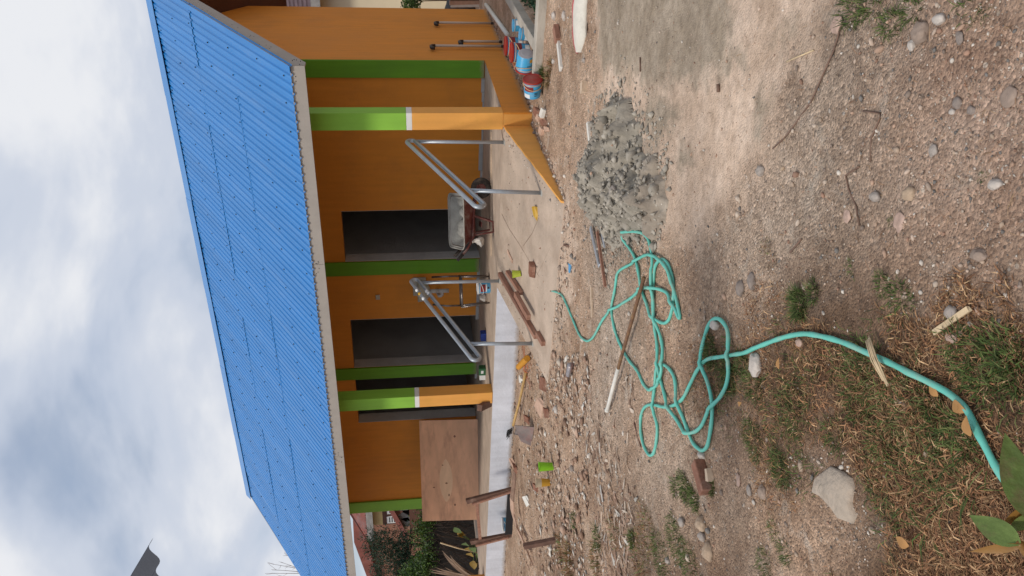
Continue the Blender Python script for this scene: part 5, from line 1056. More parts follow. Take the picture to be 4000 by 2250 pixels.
def blades(name, x, y, L, el, az, w, cols, label, cat, zf=gz, bend=0.5, lift=0.0):
    n = len(x); z = zf(x, y)+lift; dx, dy = np.cos(az), np.sin(az); px, py = -dy, dx
    d0 = np.stack([dx*np.cos(el), dy*np.cos(el), np.sin(el)], 1); e2 = el-bend*RNG.uniform(0.2, 1.6, n); d1 = np.stack([dx*np.cos(e2), dy*np.cos(e2), np.sin(e2)], 1)
    tw = RNG.uniform(-0.7, 0.7, n); pr = np.stack([px*np.cos(tw), py*np.cos(tw), np.sin(tw)], 1)
    b0 = np.stack([x, y, z-0.004], 1); m1 = b0+d0*(L*0.5)[:, None]; tip = m1+d1*(L*0.5)[:, None]; hw = (w/2)[:, None]*pr
    zmin = z[:, None]; 
    P = np.stack([b0-hw*0.8, b0+hw*0.8, m1-hw, m1+hw, tip], 1); P[:, 2:, 2] = np.maximum(P[:, 2:, 2], z[:, None]+0.002)
    F = (np.array([(0, 1, 3), (0, 3, 2), (2, 3, 4)])[None]+(np.arange(n)*5)[:, None, None]).reshape(-1, 3)
    me = from_arrays(P.reshape(-1, 3), F, name); c = np.repeat(cols, 5, 0); set_tint(me, c)
    o = mesh_obj(name, me, 'grass_blades', smooth=True); return tag(o, label, cat, kind='stuff')
DRY = np.array([(0.34, 0.19, 0.095), (0.24, 0.125, 0.065), (0.44, 0.29, 0.16), (0.15, 0.075, 0.04), (0.30, 0.15, 0.075), (0.20, 0.12, 0.06)])
GRN = np.array([(0.07, 0.125, 0.028), (0.10, 0.165, 0.04), (0.045, 0.085, 0.022), (0.15, 0.19, 0.06)])
# dry thatch
x, y, t_ = ground_samples(52000, 2650, 4350, 1050, 2500); d = poly_sd(x, y, TURF); wob = (fbm(x*3+5, y*3, 4)-0.5)*0.9; ok = d+wob > RNG.exponential(0.06, len(x))-0.05; dens = fbm(x*2.6+33, y*2.6+4, 3); ok &= dens+RNG.uniform(-0.16, 0.16, len(x)) > 0.44
x, y, t_ = x[ok], y[ok], t_[ok]; n = len(x)
blades('dry_grass', x, y, RNG.uniform(0.014, 0.054, n), RNG.uniform(-0.05, 0.85, n), RNG.uniform(0, 6.283, n), RNG.uniform(0.0014, 0.0046, n), DRY[RNG.choice(6, n)]*RNG.uniform(0.5, 1.7, (n, 1)), 'matted dry brown grass covering the near yard', 'grass', bend=0.7, lift=0.004)
x, y, t_ = ground_samples(26000, 2650, 4350, 1050, 2500); d = poly_sd(x, y, TURF); dens = fbm(x*3.2+73, y*3.2+14, 4); ok = (d+(fbm(x*4+5, y*4, 4)-0.5)*0.5 > 0.0) & (dens+RNG.uniform(-0.08, 0.08, len(x)) > 0.55)
x, y, t_ = x[ok], y[ok], t_[ok]; n = len(x)
GRN = np.array([(0.07, 0.11, 0.027), (0.10, 0.14, 0.038), (0.04, 0.065, 0.018), (0.14, 0.155, 0.055)])
blades('olive_grass', x, y, RNG.uniform(0.02, 0.06, n), RNG.uniform(0.1, 1.1, n), RNG.uniform(0, 6.283, n), RNG.uniform(0.0015, 0.004, n), GRN[RNG.choice(4, n)]*RNG.uniform(0.6, 1.4, (n, 1)), 'thin olive grass growing through the dry thatch', 'grass', bend=0.7, lift=0.003)
def tufts(lst):
    X, Y, L, E, A_, W_, C_ = [], [], [], [], [], [], []
    for px, py, rpx, cnt, ln, wd, gcol in lst:
        c = gp(px, py); dist = (c-Vector(CAM)).length; R = rpx*dist/FPX
        rr = R*np.sqrt(RNG.random(cnt)); th = RNG.uniform(0, 6.283, cnt); X.append(c.x+rr*np.cos(th)); Y.append(c.y+rr*np.sin(th)*1.2); L.append(RNG.uniform(0.45, 1.1, cnt)*ln)
        E.append(RNG.uniform(0.35, 1.35, cnt)); A_.append(th+RNG.normal(0, 0.9, cnt)); W_.append(RNG.uniform(0.6, 1.2, cnt)*wd)
        cc = GRN[RNG.choice(4, cnt)] if gcol else np.where(RNG.random((cnt, 1)) < 0.7, DRY[RNG.choice(6, cnt)], GRN[RNG.choice(4, cnt)]*1.3); C_.append(cc*RNG.uniform(0.75, 1.3, (cnt, 1)))
    return [np.concatenate(a) for a in (X, Y, L, E, A_, W_, C_)]
TL = [(2780, 1380, 60, 500, 0.055, 0.003, 1), (2850, 1470, 60, 600, 0.05, 0.003, 1), (2900, 1420, 40, 300, 0.05, 0.003, 1), (3130, 1190, 50, 420, 0.07, 0.0032, 1), (3190, 1140, 30, 140, 0.06, 0.003, 1), (2950, 1720, 70, 500, 0.04, 0.003, 1), (3060, 1830, 60, 420, 0.045, 0.003, 1), (2960, 1500, 60, 300, 0.045, 0.003, 1), (3120, 1600, 90, 300, 0.045, 0.003, 1), (3380, 1480, 70, 180, 0.045, 0.0032, 1), (3360, 1580, 60, 170, 0.05, 0.0032, 1), (3520, 1160, 50, 150, 0.045, 0.003, 1), (3460, 1110, 40, 100, 0.04, 0.003, 1), (3760, 1360, 80, 150, 0.06, 0.004, 1), (3850, 1430, 110, 200, 0.065, 0.0045, 1), (3930, 1360, 80, 180, 0.065, 0.0045, 1), (3900, 1530, 90, 140, 0.06, 0.004, 1), (3980, 1450, 70, 150, 0.06, 0.0045, 1), (3650, 1560, 50, 90, 0.06, 0.004, 1), (3680, 1660, 60, 120, 0.07, 0.004, 1), (3780, 1700, 70, 130, 0.07, 0.004, 1), (3450, 1720, 60, 120, 0.05, 0.0035, 1), (3280, 1700, 60, 150, 0.05, 0.003, 1),
      (2340, 2100, 40, 130, 0.09, 0.006, 1), (2245, 2040, 30, 100, 0.08, 0.006, 1), (2470, 2110, 22, 200, 0.075, 0.005, 1), (2680, 1900, 50, 330, 0.055, 0.004, 1), (2720, 1950, 40, 220, 0.055, 0.004, 1), (2640, 2100, 80, 420, 0.05, 0.004, 1), (2580, 2180, 90, 420, 0.055, 0.004, 1), (2700, 2220, 90, 420, 0.05, 0.004, 1), (2640, 1900, 30, 120, 0.05, 0.004, 1), (2790, 1900, 30, 160, 0.05, 0.004, 1), (2990, 2200, 50, 150, 0.045, 0.003, 1), (3080, 2160, 40, 110, 0.045, 0.003, 1), (3030, 2070, 40, 60, 0.04, 0.003, 1), (2400, 2080, 60, 150, 0.06, 0.005, 0), (2520, 2060, 90, 420, 0.05, 0.004, 0), (2500, 2190, 100, 700, 0.05, 0.004, 0), (2330, 2180, 60, 260, 0.10, 0.005, 0), (2230, 2190, 60, 320, 0.15, 0.006, 0), (2190, 2140, 40, 120, 0.15, 0.006, 0), (2600, 1640, 0, 1, 0.01, 0.001, 0), (2660, 1640, 60, 220, 0.03, 0.002, 0), (2700, 1560, 60, 200, 0.03, 0.002, 0),
      (3330, 40, 60, 130, 0.06, 0.0035, 1), (3400, 15, 50, 120, 0.06, 0.0035, 1), (3480, 90, 45, 130, 0.05, 0.003, 1), (3560, 40, 40, 80, 0.05, 0.003, 1), (3800, 20, 60, 60, 0.05, 0.003, 1), (2990, 960, 30, 60, 0.03, 0.002, 0), (3000, 1000, 40, 60, 0.035, 0.002, 0), (3330, 1050, 30, 60, 0.03, 0.002, 1), (3840, 690, 16, 30, 0.02, 0.002, 1), (3480, 870, 16, 30, 0.02, 0.002, 1), (2120, 290, 20, 160, 0.12, 0.006, 1), (2140, 310, 24, 160, 0.10, 0.006, 0), (2150, 262, 24, 120, 0.10, 0.006, 0)]
a = tufts(TL)
blades('green_grass', *a, 'tufts of short green grass dotted over the yard', 'grass', bend=0.7)
# long single blades near the camera
b_ = []
for px, py, cnt in ((3690, 1840, 10), (3700, 1950, 14), (3540, 1960, 18), (3820, 1910, 14), (3560, 1870, 8), (3470, 2080, 12), (3620, 2060, 10), (3880, 1800, 8)):
    b_.append((px, py, 14, cnt, 0.15, 0.0035, 1))
a = tufts(b_); a[3] = a[3]*0.45
blades('long_grass', *a, 'long pale green grass blades sprawling over the dry thatch', 'grass', bend=0.6)
# straw bits and litter on bare soil
x, y, t_ = ground_samples(900, 2300, 4000, 0, 2250); ok = keep_yard(x, y); x, y = x[ok], y[ok]; n = len(x)
blades('straw_litter', x, y, RNG.uniform(0.01, 0.06, n), RNG.uniform(0, 0.1, n), RNG.uniform(0, 6.283, n), RNG.uniform(0.001, 0.002, n), DRY[RNG.choice(6, n)]*1.1, 'bits of straw littering the bare soil', 'straw', bend=0.05, lift=0.004)
# flakes and splinters before the plinth
x, y, t_ = ground_samples(1500, 2040, 2480, 1450, 2330); ok = (y < -2.25) & (x > -11) & (fbm(x*1.3+90, y*1.3, 3)+RNG.uniform(-0.15, 0.15, len(x)) > 0.5); x, y = x[ok], y[ok]; n = len(x)
blades('splinters', x, y, RNG.uniform(0.03, 0.16, n), RNG.uniform(0, 0.12, n), RNG.uniform(0, 6.283, n), RNG.uniform(0.006, 0.03, n), np.clip(PALR[RNG.choice(6, n)]*RNG.uniform(0.6, 1.2, (n, 1)), 0, 1), 'pale splinters and flakes littering the dirt before the plinth', 'splinters', bend=0.05, lift=0.008)
# twigs
def twig(pts, r, label, mt='twig', name='twig'):
    P = [GP(x, y, r*1.2) for x, y in pts]; return tag(MB().tube(P, r, 6).build(name, mt, smooth=True), label, 'twig', 'twigs on the soil')
z8 = lambda L: [(2200+x*0.699, y*0.699) for x, y in L]
twig(z8([(1565, 150), (1520, 280), (1460, 420), (1390, 570), (1320, 690), (1250, 770), (1190, 830)]), 0.0035, 'long thin stem running along the edge of the cement patch')
twig(z8([(1680, 620), (1788, 632), (1785, 665), (1730, 770), (1735, 905)]), 0.0032, 'kinked brown twig on the reddish soil')
twig(z8([(1665, 930), (1585, 980), (1600, 1060), (1640, 1150), (1668, 1260)]), 0.0034, 'curved brown twig nearer to the dry grass')
twig(z8([(1410, 280), (1270, 345)]), 0.0035, 'straight straw stem across the dark stain', 'straw'); twig(z8([(1345, 1335), (1290, 1410)]), 0.004, 'short brown twig beside the hose bend')
twig(z8([(883, 470), (882, 515)]), 0.008, 'short dark stub on the smooth cement'); twig(z8([(440, 320), (440, 400)]), 0.005, 'tiny dark twig on the grey cement')
p0, p1 = GP(3445, 1314, 0.035), GP(3543, 1515, 0.04); t = thing('straw_bundle', (p0+p1)/2, 'bundle of pale straw lying across the hose', 'straw bundle')
for k in range(9):
    o_ = Vector((random.uniform(-0.012, 0.012), random.uniform(-0.012, 0.012), random.uniform(0, 0.012))); a0, a1 = p0.lerp(p1, random.uniform(0, 0.15)), p0.lerp(p1, random.uniform(0.75, 1)); MB().tube([a0+o_, (a0+a1)/2+o_*1.2+V(0, 0, 0.006), a1+o_*0.6], 0.0028, 5).build('straw', 'straw', t, smooth=True)

# ================================================================== FOLIAGE HELPERS
def leaf_mesh(name, P, size, cols, droop=0.0, aspect=0.5, up=0.3):
    """P: leaf roots; each leaf a folded pair of triangles pointing anywhere"""
    n = len(P); az = RNG.uniform(0, 6.283, n); el = RNG.uniform(-0.9, 1.1, n)+up-droop; d = np.stack([np.cos(az)*np.cos(el), np.sin(az)*np.cos(el), np.sin(el)], 1)
    s = np.cross(d, RNG.normal(0, 1, (n, 3))); s /= np.linalg.norm(s, axis=1)[:, None]+1e-9; nn_ = np.cross(d, s); L = (size*RNG.uniform(0.6, 1.3, n))[:, None]
    a = P; c = P+d*L; m1 = P+d*L*0.45+s*L*aspect*0.5+nn_*L*0.12; m2 = P+d*L*0.45-s*L*aspect*0.5+nn_*L*0.12
    V_ = np.stack([a, m1, c, m2], 1).reshape(-1, 3); F = (np.array([(0, 1, 2), (0, 2, 3)])[None]+(np.arange(n)*4)[:, None, None]).reshape(-1, 3)
    me = from_arrays(V_, F, name); set_tint(me, np.repeat(cols, 4, 0)); return me
def clumps(centres, radii, per):
    out = []
    for c, r, k in zip(centres, radii, per):
        u = RNG.normal(0, 1, (k, 3)); u /= np.linalg.norm(u, axis=1)[:, None]; out.append(np.array(c)+u*np.array(r)*(RNG.random((k, 1))**0.45))
    return np.concatenate(out)
LG = np.array([(0.04, 0.09, 0.016), (0.07, 0.14, 0.022), (0.02, 0.045, 0.012), (0.11, 0.165, 0.035)]); DK = np.array([(0.018, 0.045, 0.022), (0.025, 0.06, 0.03), (0.012, 0.03, 0.016), (0.04, 0.075, 0.035)])
def tints(pal, n): return np.clip(pal[RNG.choice(len(pal), n)]*RNG.uniform(0.7, 1.35, (n, 1)), 0, 1)
def bush(name, base, P, size, pal, stems, label, cat, aspect=0.5, part='foliage'):
    t = thing(name, base, label, cat); me = leaf_mesh(part, P-np.array(base), size, tints(pal, len(P)), aspect=aspect); mesh_obj(part, me, 'leaf_green', t)
    b = MB()
    for s_ in stems: b.tube(s_, [0.03*(1-0.8*i/(len(s_)-1)) for i in range(len(s_))], 6)
    if stems: b.build('stems', 'bark', t, smooth=True)
    return t

# ================================================================== LEFT OF THE BUILDING
# dark earth bank behind the porch end
xs = np.linspace(-19, -9.35, 120); zs = np.linspace(-0.1, 1.30, 34); X, Zz = np.meshgrid(xs, zs)
Yb = 1.35+0.55*(Zz/1.3)**1.3+0.30*(fbm(X*1.1+3, Zz*1.6, 4)-0.5)+0.16*(fbm(X*5, Zz*5+8, 4)-0.5)
idx = np.arange(X.size).reshape(X.shape); q = np.stack([idx[:-1, :-1], idx[:-1, 1:], idx[1:, 1:], idx[1:, :-1]], -1).reshape(-1, 4)
topY = Yb[-1]; P = np.concatenate([np.stack([X, Yb, Zz], -1).reshape(-1, 3), np.stack([xs, topY+3.0, np.full_like(xs, 1.35)], -1), np.stack([xs, topY+3.2, np.full_like(xs, -0.2)], -1)])
k0 = X.size; nx = len(xs); tq = np.stack([idx[-1, :-1], idx[-1, 1:], k0+np.arange(1, nx), k0+np.arange(nx-1)], -1); bq = np.stack([k0+np.arange(nx-1), k0+np.arange(1, nx), k0+nx+np.arange(1, nx), k0+nx+np.arange(nx-1)], -1)
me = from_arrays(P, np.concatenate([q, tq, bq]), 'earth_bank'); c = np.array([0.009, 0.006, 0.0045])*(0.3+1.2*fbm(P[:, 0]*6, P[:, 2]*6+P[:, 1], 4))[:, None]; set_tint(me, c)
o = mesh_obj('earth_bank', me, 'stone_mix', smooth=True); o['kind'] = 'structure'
# dead vines hanging on it
b = MB()
for k in range(150):
    x0 = random.uniform(-15.5, -9.45); z0 = random.uniform(0.5, 1.35); pts = []
    for j in range(5):
        pts.append(Vector((x0, 1.12+0.5*(max(z0, 0)/1.3)**1.3+random.uniform(-0.08, 0.05), max(z0, 0.02)))); x0 += random.uniform(-0.14, 0.14); z0 -= random.uniform(0.05, 0.25)
    b.tube(pts, random.uniform(0.004, 0.009), 4)
tag(b.build('dead_vines', 'vine_brown', smooth=True), 'tangle of dead brown vines hanging over the dark bank', 'vines', kind='stuff')
# creeper along the top
def band(x0, x1, y_, z_, n, dz, dy): 
    X_ = RNG.uniform(x0, x1, n); return np.stack([X_, y_+RNG.normal(0, dy, n), z_+(fbm(X_*1.7, X_*0+3, 3)-0.5)*0.5+RNG.normal(0, dz, n)], 1)
P = np.concatenate([band(-12.0, -9.5, 1.72, 1.36, 2600, 0.10, 0.10), band(-15.5, -11.4, 1.70, 1.40, 3800, 0.13, 0.14)]); t = thing('creeper_hedge', (-12, 1.8, 1.3), 'bright green creeper growing along the top of the dark bank', 'creeper')
mesh_obj('foliage', leaf_mesh('foliage', P-np.array([-12, 1.8, 1.3]), 0.055, tints(LG, len(P)), aspect=0.7), 'leaf_green', t)
b = MB()
for k in range(14): xx = -9.6-k*0.4; b.tube([(xx, 1.85, 1.2), (xx-0.1, 1.78, 1.36), (xx-0.3, 1.72, 1.45)], 0.01, 5)
b.build('stems', 'bark', t)
# feathery dark shrubs beyond
P = clumps([tuple(at(1500, 2130, 1, 4.5)), tuple(at(1560, 2200, 1, 4.2)), tuple(at(1450, 2120, 1, 5.0)), tuple(at(1590, 2140, 1, 4.4)), tuple(at(1570, 2090, 1, 5.0)), tuple(at(1600, 2250, 1, 4.2)), tuple(at(1480, 2230, 1, 5.0))], [(0.55, 0.6, 0.42), (0.8, 0.6, 0.40), (0.5, 0.5, 0.34), (0.7, 0.5, 0.35), (0.45, 0.4, 0.35), (0.8, 0.6, 0.4), (0.6, 0.5, 0.3)], [1000, 1300, 320, 900, 160, 1100, 450])
c_ = at(1560, 2140, 1, 4.5); base = (c_.x, 4.5, 1.2)
bush('feathery_shrub', base, P, 0.13, DK, [[Vector(base), Vector((c_.x+0.2, 4.5, 1.9)), Vector(at(1470, 2120, 1, 4.6))], [Vector(base), Vector((c_.x-0.5, 4.4, 1.8)), Vector(at(1500, 2200, 1, 4.6))], [Vector(base), Vector(at(1550, 2070, 1, 4.8))]], 'dark feathery green shrub in front of the rusty-roofed house', 'shrub', aspect=0.16)
P = clumps([tuple(at(1630, 2230, 1, 1.9)), tuple(at(1600, 2260, 1, 2.2)), tuple(at(1655, 2200, 1, 1.8))], [(0.45, 0.35, 0.26), (0.5, 0.4, 0.3), (0.4, 0.3, 0.22)], [900, 900, 600]); c_ = at(1660, 2230, 1, 1.8); base = (c_.x, 1.9, 1.1)
bush('leafy_bush', base, P, 0.075, LG, [[Vector(base), Vector(at(1630, 2235, 1, 1.9))]], 'bright leafy bush on the bank at the frame edge', 'bush', aspect=0.6)
# yellowing vine plant and brown fronds
def big_leaf(b, p, d, L, w, nrm, segs=6, droop=0.3, fold=0.25):
    p, d, nrm = Vector(p), Vector(d).normalized(), Vector(nrm); s_ = d.cross(nrm).normalized(); nrm = s_.cross(d).normalized(); o = len(b.v); q = p.copy()
    for i in range(segs+1):
        f_ = i/segs; ww = w*math.sin(math.pi*min(1, 0.05+f_**0.75*0.95))*1.1 if i < segs else 0.0
        b.v += [q-s_*ww+nrm*ww*fold, q.copy(), q+s_*ww+nrm*ww*fold]; q = q+d*(L/segs); d = (d-Vector((0, 0, 1))*droop/segs).normalized()
    for i in range(segs):
        for j in (0, 1): b.f.append((o+i*3+j, o+i*3+j+1, o+(i+1)*3+j+1, o+(i+1)*3+j))
    return q
c_ = at(1850, 2130, 1, 0.55); base = Vector((c_.x, 0.55, max(c_.z-0.1, 0.02))); t = thing('yellowing_vine', base, 'straggling vine with yellow and pale green leaves below the creeper', 'vine')
for px, py, m_ in ((1785, 2075, 'yellow_leaf'), (1800, 2095, 'yellow_leaf'), (1775, 2060, 'leaf_pale'), (1835, 2170, 'yellow_leaf'), (1850, 2190, 'yellow_leaf'), (1865, 2200, 'yellow_leaf'), (1830, 2150, 'yellow_leaf'), (1840, 2150, 'leaf_pale'), (1820, 2130, 'leaf_pale'), (1860, 2165, 'leaf_pale')):
    mat('leaf_pale', (0.10, 0.15, 0.04), 0.6, var=0.3, scale=8, transl=0.25)
    p = at(px, py, 1, 0.5+random.uniform(-0.1, 0.1)); b = MB(); big_leaf(b, p, (random.uniform(-1, 1), -0.3, random.uniform(-0.8, 0.2)), 0.22, 0.085, (0, -1, 0.4)); b.build('leaf', m_, t, smooth=True)
    MB().tube([base, base.lerp(p, 0.5)+Vector((random.uniform(-0.08, 0.08), 0, 0.06)), p], 0.006, 5).build('stem', 'leaf_pale', t)
c_ = at(1870, 2262, 1, 0.75); base = Vector((c_.x, 0.75, 0.0)); t = thing('dead_palm', base, 'dead brown palm fronds drooping beside the dark bank', 'palm')
for k in range(11):
    px, py = random.uniform(1690, 1760), random.uniform(2180, 2250); p = at(px, py, 1, 0.75+random.uniform(-0.15, 0.15)); b = MB(); s0 = base+Vector((random.uniform(-0.1, 0.1), 0, 0.02)); d_ = (p-s0); big_leaf(b, s0+V(0, 0, 0.02), d_, d_.length*1.1, 0.035, (0.3, -1, 0.2), 8, 0.7, 0.5); b.build('frond', 'dead_frond', t, smooth=True)
p0, p1 = at(1720, 2120, 1, 0.9), at(1870, 2160, 1, 0.7); tag(MB().tube([p0, p0.lerp(p1, 0.5)+V(0, 0, 0.04), Vector((p1.x, p1.y, max(p1.z, 0.02)))], [0.02, 0.02, 0.012], 6).build('dry_stalk', 'straw', smooth=True), 'pale dry stalk leaning against the dark bank', 'stalk')

# neighbour's house with the rusty roof, a lean-to before it
HY = 13.0
def hp(x, y, Y=HY): return at(x, y, 1, Y)
x0, x1 = hp(1500, 2105).x, hp(1500, 1960).x+3
ez = hp(1450, 2040).z; t = thing('neighbour_house', ((x0+x1)/2, HY+3, 0), 'ochre house with a rusty red corrugated roof beyond the shrubs', 'house')
MB().box(x0+0.4, x1-0.4, HY+0.5, HY+6, -0.1, ez+0.1).build('wall', 'ochre_wall', t)
MB().box(x0+0.39, hp(1500, 2012).x, HY+0.485, HY+0.499, -0.1, hp(1500, 2012).z+0.1).build('wall_panel', 'soffit_brown', t)
rf = MB(); n = 90
for i in range(n+1):
    xx = x0+(x1-x0)*i/n; w_ = 0.03*math.sin(i*math.pi/1.5); rf.v += [Vector((xx, HY, ez+0.22+w_)), Vector((xx, HY+3.2, ez+1.75+w_)), Vector((xx, HY+6.5, ez+0.2+w_))]
rf.f = [f for i in range(n) for f in ((i*3, i*3+1, i*3+4, i*3+3), (i*3+1, i*3+2, i*3+5, i*3+4))]; ro = rf.build('roof', 'rust_roof', t, smooth=True)
MB().box(x0-0.02, x1+0.02, HY-0.05, HY-0.01, ez-0.08, ez+0.21).build('fascia', 'weathered_board', ro)
MB().prism([(HY-0.02, ez+0.27), (HY+3.2, ez+1.88), (HY+3.2, ez+1.70), (HY-0.02, ez+0.05)], 0, x0-0.06, x0-0.02).build('barge_board', 'rust_roof', ro)
for i_, (ya, yb) in enumerate(((2014, 2040), (2046, 2076))):
    a_, c_ = hp(1512, yb), hp(1556, ya); w = MB().box(a_.x, c_.x, HY+0.46, HY+0.484, c_.z, a_.z).build('window', 'label_white', t)
    m = 4
    for j in range(m): zz_ = c_.z+0.05+(a_.z-c_.z-0.1)*j/m; MB().box(a_.x+0.06, c_.x-0.06, HY+0.452, HY+0.459, zz_, zz_+(a_.z-c_.z-0.1)/m-0.05).build('pane', 'glass_dark', w)
LY = 8.0; pa, pb = at(1524, 1985, 1, LY), at(1585, 2092, 1, LY)
t = thing('lean_to_shed', ((pa.x+pb.x)/2, LY+1, 0), 'dark lean-to shed with a sloping rust board and loose grey boards', 'shed')
MB().bar(pa+Vector((0.5, 0, 0.16)), pb, 0.05, 0.17, (0, 0, 1)).build('rake_board', 'rust_roof', t)
q0, q1 = pa+Vector((0.5, 0.02, 0.2)), pb+Vector((0, 0.02, 0.05)); MB().add([q0, q1, q1+V(0, 2.5, 0.3), q0+V(0, 2.5, 0.3)], [(0, 1, 2, 3)]).build('roof', 'rust_roof', t)
MB().prism([(pb.x, -0.1), (pa.x+0.5, -0.1), (pa.x+0.5, pa.z), (pb.x, pb.z-0.1)], 1, LY+0.6, LY+0.7).build('back_wall', 'cavity_shade', t)  # near-black colour paints in the shade under the lean-to roof
for (xa, ya, xb, yb, w) in ((1592, 1983, 1528, 1990, 0.20), (1600, 2030, 1562, 2010, 0.30), (1580, 2022, 1590, 2055, 0.30), (1530, 1983, 1590, 1984, 0.12)):
    a_, c_ = at(xa, ya, 1, LY+0.2), at(xb, yb, 1, LY+0.2); MB().bar(a_, c_, 0.03, w, (0, 0, 1)).build('loose_board', 'weathered_board', t)
MB().box(pb.x-0.1, pa.x+0.4, LY+0.1, LY+0.15, -0.1, at(1600, 2040, 1, LY).z).build('low_front', 'soffit_brown', t)
# second rusty roof farther left, behind the shrubs, with its gutter
FY = 16.0; a_, c_ = at(1435, 2260, 1, FY), at(1385, 2040, 1, FY)
t = thing('far_house', ((a_.x+c_.x)/2, FY+2, 0), 'reddish house wall with an orange eave half hidden behind the feathery shrub', 'house')
MB().box(a_.x-3, c_.x+2, FY, FY+5, -0.1, at(1440, 2150, 1, FY).z).build('wall', 'brick_red', t)
MB().prism([(a_.x-3, at(1500, 2250, 1, FY).z), (c_.x+2.2, at(1385, 2030, 1, FY).z-0.25), (c_.x+2.2, at(1385, 2030, 1, FY).z), (at(1384, 2100, 1, FY).x, at(1384, 2100, 1, FY).z), (a_.x-3, at(1480, 2250, 1, FY).z)], 1, FY-0.3, FY+5.2).build('roof', 'rust_roof', t)
# bare tree whose twigs show over the roof
t0 = at(1300, 2290, 1, 9.0); base = Vector((t0.x, 9.0, 0)); t = thing('bare_tree', base, 'bare leafless tree behind the building with thin twigs above the roof', 'tree')
tr = [base, base+V(0.1, 0, 2.2), base+V(0.25, 0.1, 4.0), base+V(0.5, 0.1, 5.4)]; MB().tube(tr, [0.13, 0.10, 0.06, 0.025], 8).build('trunk', 'bark', t, smooth=True)
b = MB()
for px, py in ((1045, 2200), (1060, 2225), (1110, 2160), (1130, 2180), (1150, 2210), (1080, 2245), (1095, 2195), (1160, 2235), (1035, 2240)):
    p = at(px, py, 1, 8.9+random.uniform(-0.3, 0.3)); s0 = tr[2].lerp(tr[3], random.random()); m_ = s0.lerp(p, 0.5)+Vector((random.uniform(-0.2, 0.2), 0, 0.2)); b.tube([s0, m_, p], [0.02, 0.011, 0.004], 5)
    for k in range(3): e_ = m_.lerp(p, 0.4+0.2*k); b.tube([e_, e_+Vector((random.uniform(-0.3, 0.3), random.uniform(-0.2, 0.2), random.uniform(0.05, 0.3)))], [0.006, 0.003], 4)
b.build('crown', 'twig', t)

# ================================================================== RIGHT OF THE BUILDING
NY = 9.0; pa = at(1235, 5, 1, NY)
t = thing('cream_house', (0.8, NY+2, 0), 'cream walled house with a dark tiled roof behind the end wall', 'house')
wx0, wx1 = -3.2, 5.0
MB().box(wx0, wx1, NY, NY+4, -0.1, pa.z).build('wall', 'cream_wall', t)
r_ = MB().add([(wx0-0.6, NY-0.5, pa.z+0.05), (wx1+0.6, NY-0.5, pa.z+0.05), (wx1+0.6, NY+2, pa.z+1.3), (wx0-0.6, NY+2, pa.z+1.3), (wx1+0.6, NY+4.6, pa.z), (wx0-0.6, NY+4.6, pa.z)], [(0, 1, 2, 3), (3, 2, 4, 5)]).build('roof', 'purple_roof', t)
for k in range(9): MB().box(wx0-0.6, wx1+0.6, NY-0.5+k*0.27, NY-0.48+k*0.27, pa.z+0.05+k*0.135, pa.z+0.09+k*0.135).build('tile_course', 'purple_roof', r_)
MB().box(wx0-0.6, wx1+0.6, NY-0.56, NY-0.505, pa.z-0.14, pa.z+0.08).build('fascia', 'weathered_board', r_)
P = clumps([tuple(at(1605, 10, 1, 6.0)), tuple(at(1615, -40, 1, 6.0)), tuple(at(1610, 40, 1, 6.3))], [(0.30, 0.3, 0.22), (0.4, 0.3, 0.24), (0.3, 0.3, 0.2)], [900, 1000, 500]); c_ = at(1700, 0, 1, 6.0); base = (c_.x, 6.0, 0.0)
bush('round_bush', base, P, 0.05, LG, [[Vector(base), Vector((c_.x, 6.0, 0.6)), Vector(at(1610, 5, 1, 6.0))]], 'clipped green bush in front of the cream house', 'bush', aspect=0.6)
for k in range(7):
    p = at(random.uniform(1680, 1745), -30+k*12, 1, 5.2+random.uniform(-0.1, 0.1)); rr = random.uniform(0.16, 0.26); vs = ICO_V*(1+0.2*np.array([mnoise.fractal(Vector(v)*1.5+Vector((k*7, 0, 0)), 1, 2, 4) for v in ICO_V]))[:, None]*np.array([rr*1.2, rr, rr]); me = from_arrays(vs, ICO_F, 'boulder'); set_tint(me, np.full((len(vs), 3), 0.085)); o = mesh_obj('boulder', me, 'stone_mix'); o.location = (p.x, p.y, rr*0.75 if k % 2 else rr*0.75+0.24); tag(o, ('upper' if not k % 2 else 'lower')+' dark boulder '+('first', 'second', 'third', 'fourth', 'fifth', 'sixth', 'seventh')[6-k]+' from the end wall in the pile under the clipped bush', 'boulder', 'boulders under the clipped bush')
for (y_, m_, lab, w) in ((-25, 'timber_pale', 'pale fence board outside the end wall, the farthest out', 0.10), (-8, 'bark', 'rough brown fence post beside the end wall corner, in the middle', 0.10), (8, 'brick_pale', 'pinkish fence board in front of the boulders, second from the wall', 0.08), (22, 'timber_white', 'white painted fence board nearest the end wall corner', 0.05)):
    p = at(1890, y_, 1, 4.3); tag(MB().bar(Vector((p.x, 4.3, -0.05)), Vector((p.x+random.uniform(-0.03, 0.03), 4.3, random.uniform(0.5, 0.62))), w, 0.03, (0, 1, 0)).build('fence_board', m_, bevel=0.003), lab, 'fence board', 'fence boards beyond the end wall')
# plants in the sunken bed
P = clumps([(1.25, -1.6, -0.12), (1.6, -1.9, -0.1), (1.15, -0.8, -0.14), (1.9, -1.3, -0.08), (1.5, -0.4, -0.1), (1.1, -2.2, -0.12)], [(0.25, 0.35, 0.14)]*6, [420]*6)
bush('bed_plants', (1.4, -1.4, -0.3), P, 0.06, DK*1.6, [], 'low dark green plants growing in the sunken bed', 'plants', aspect=0.45)

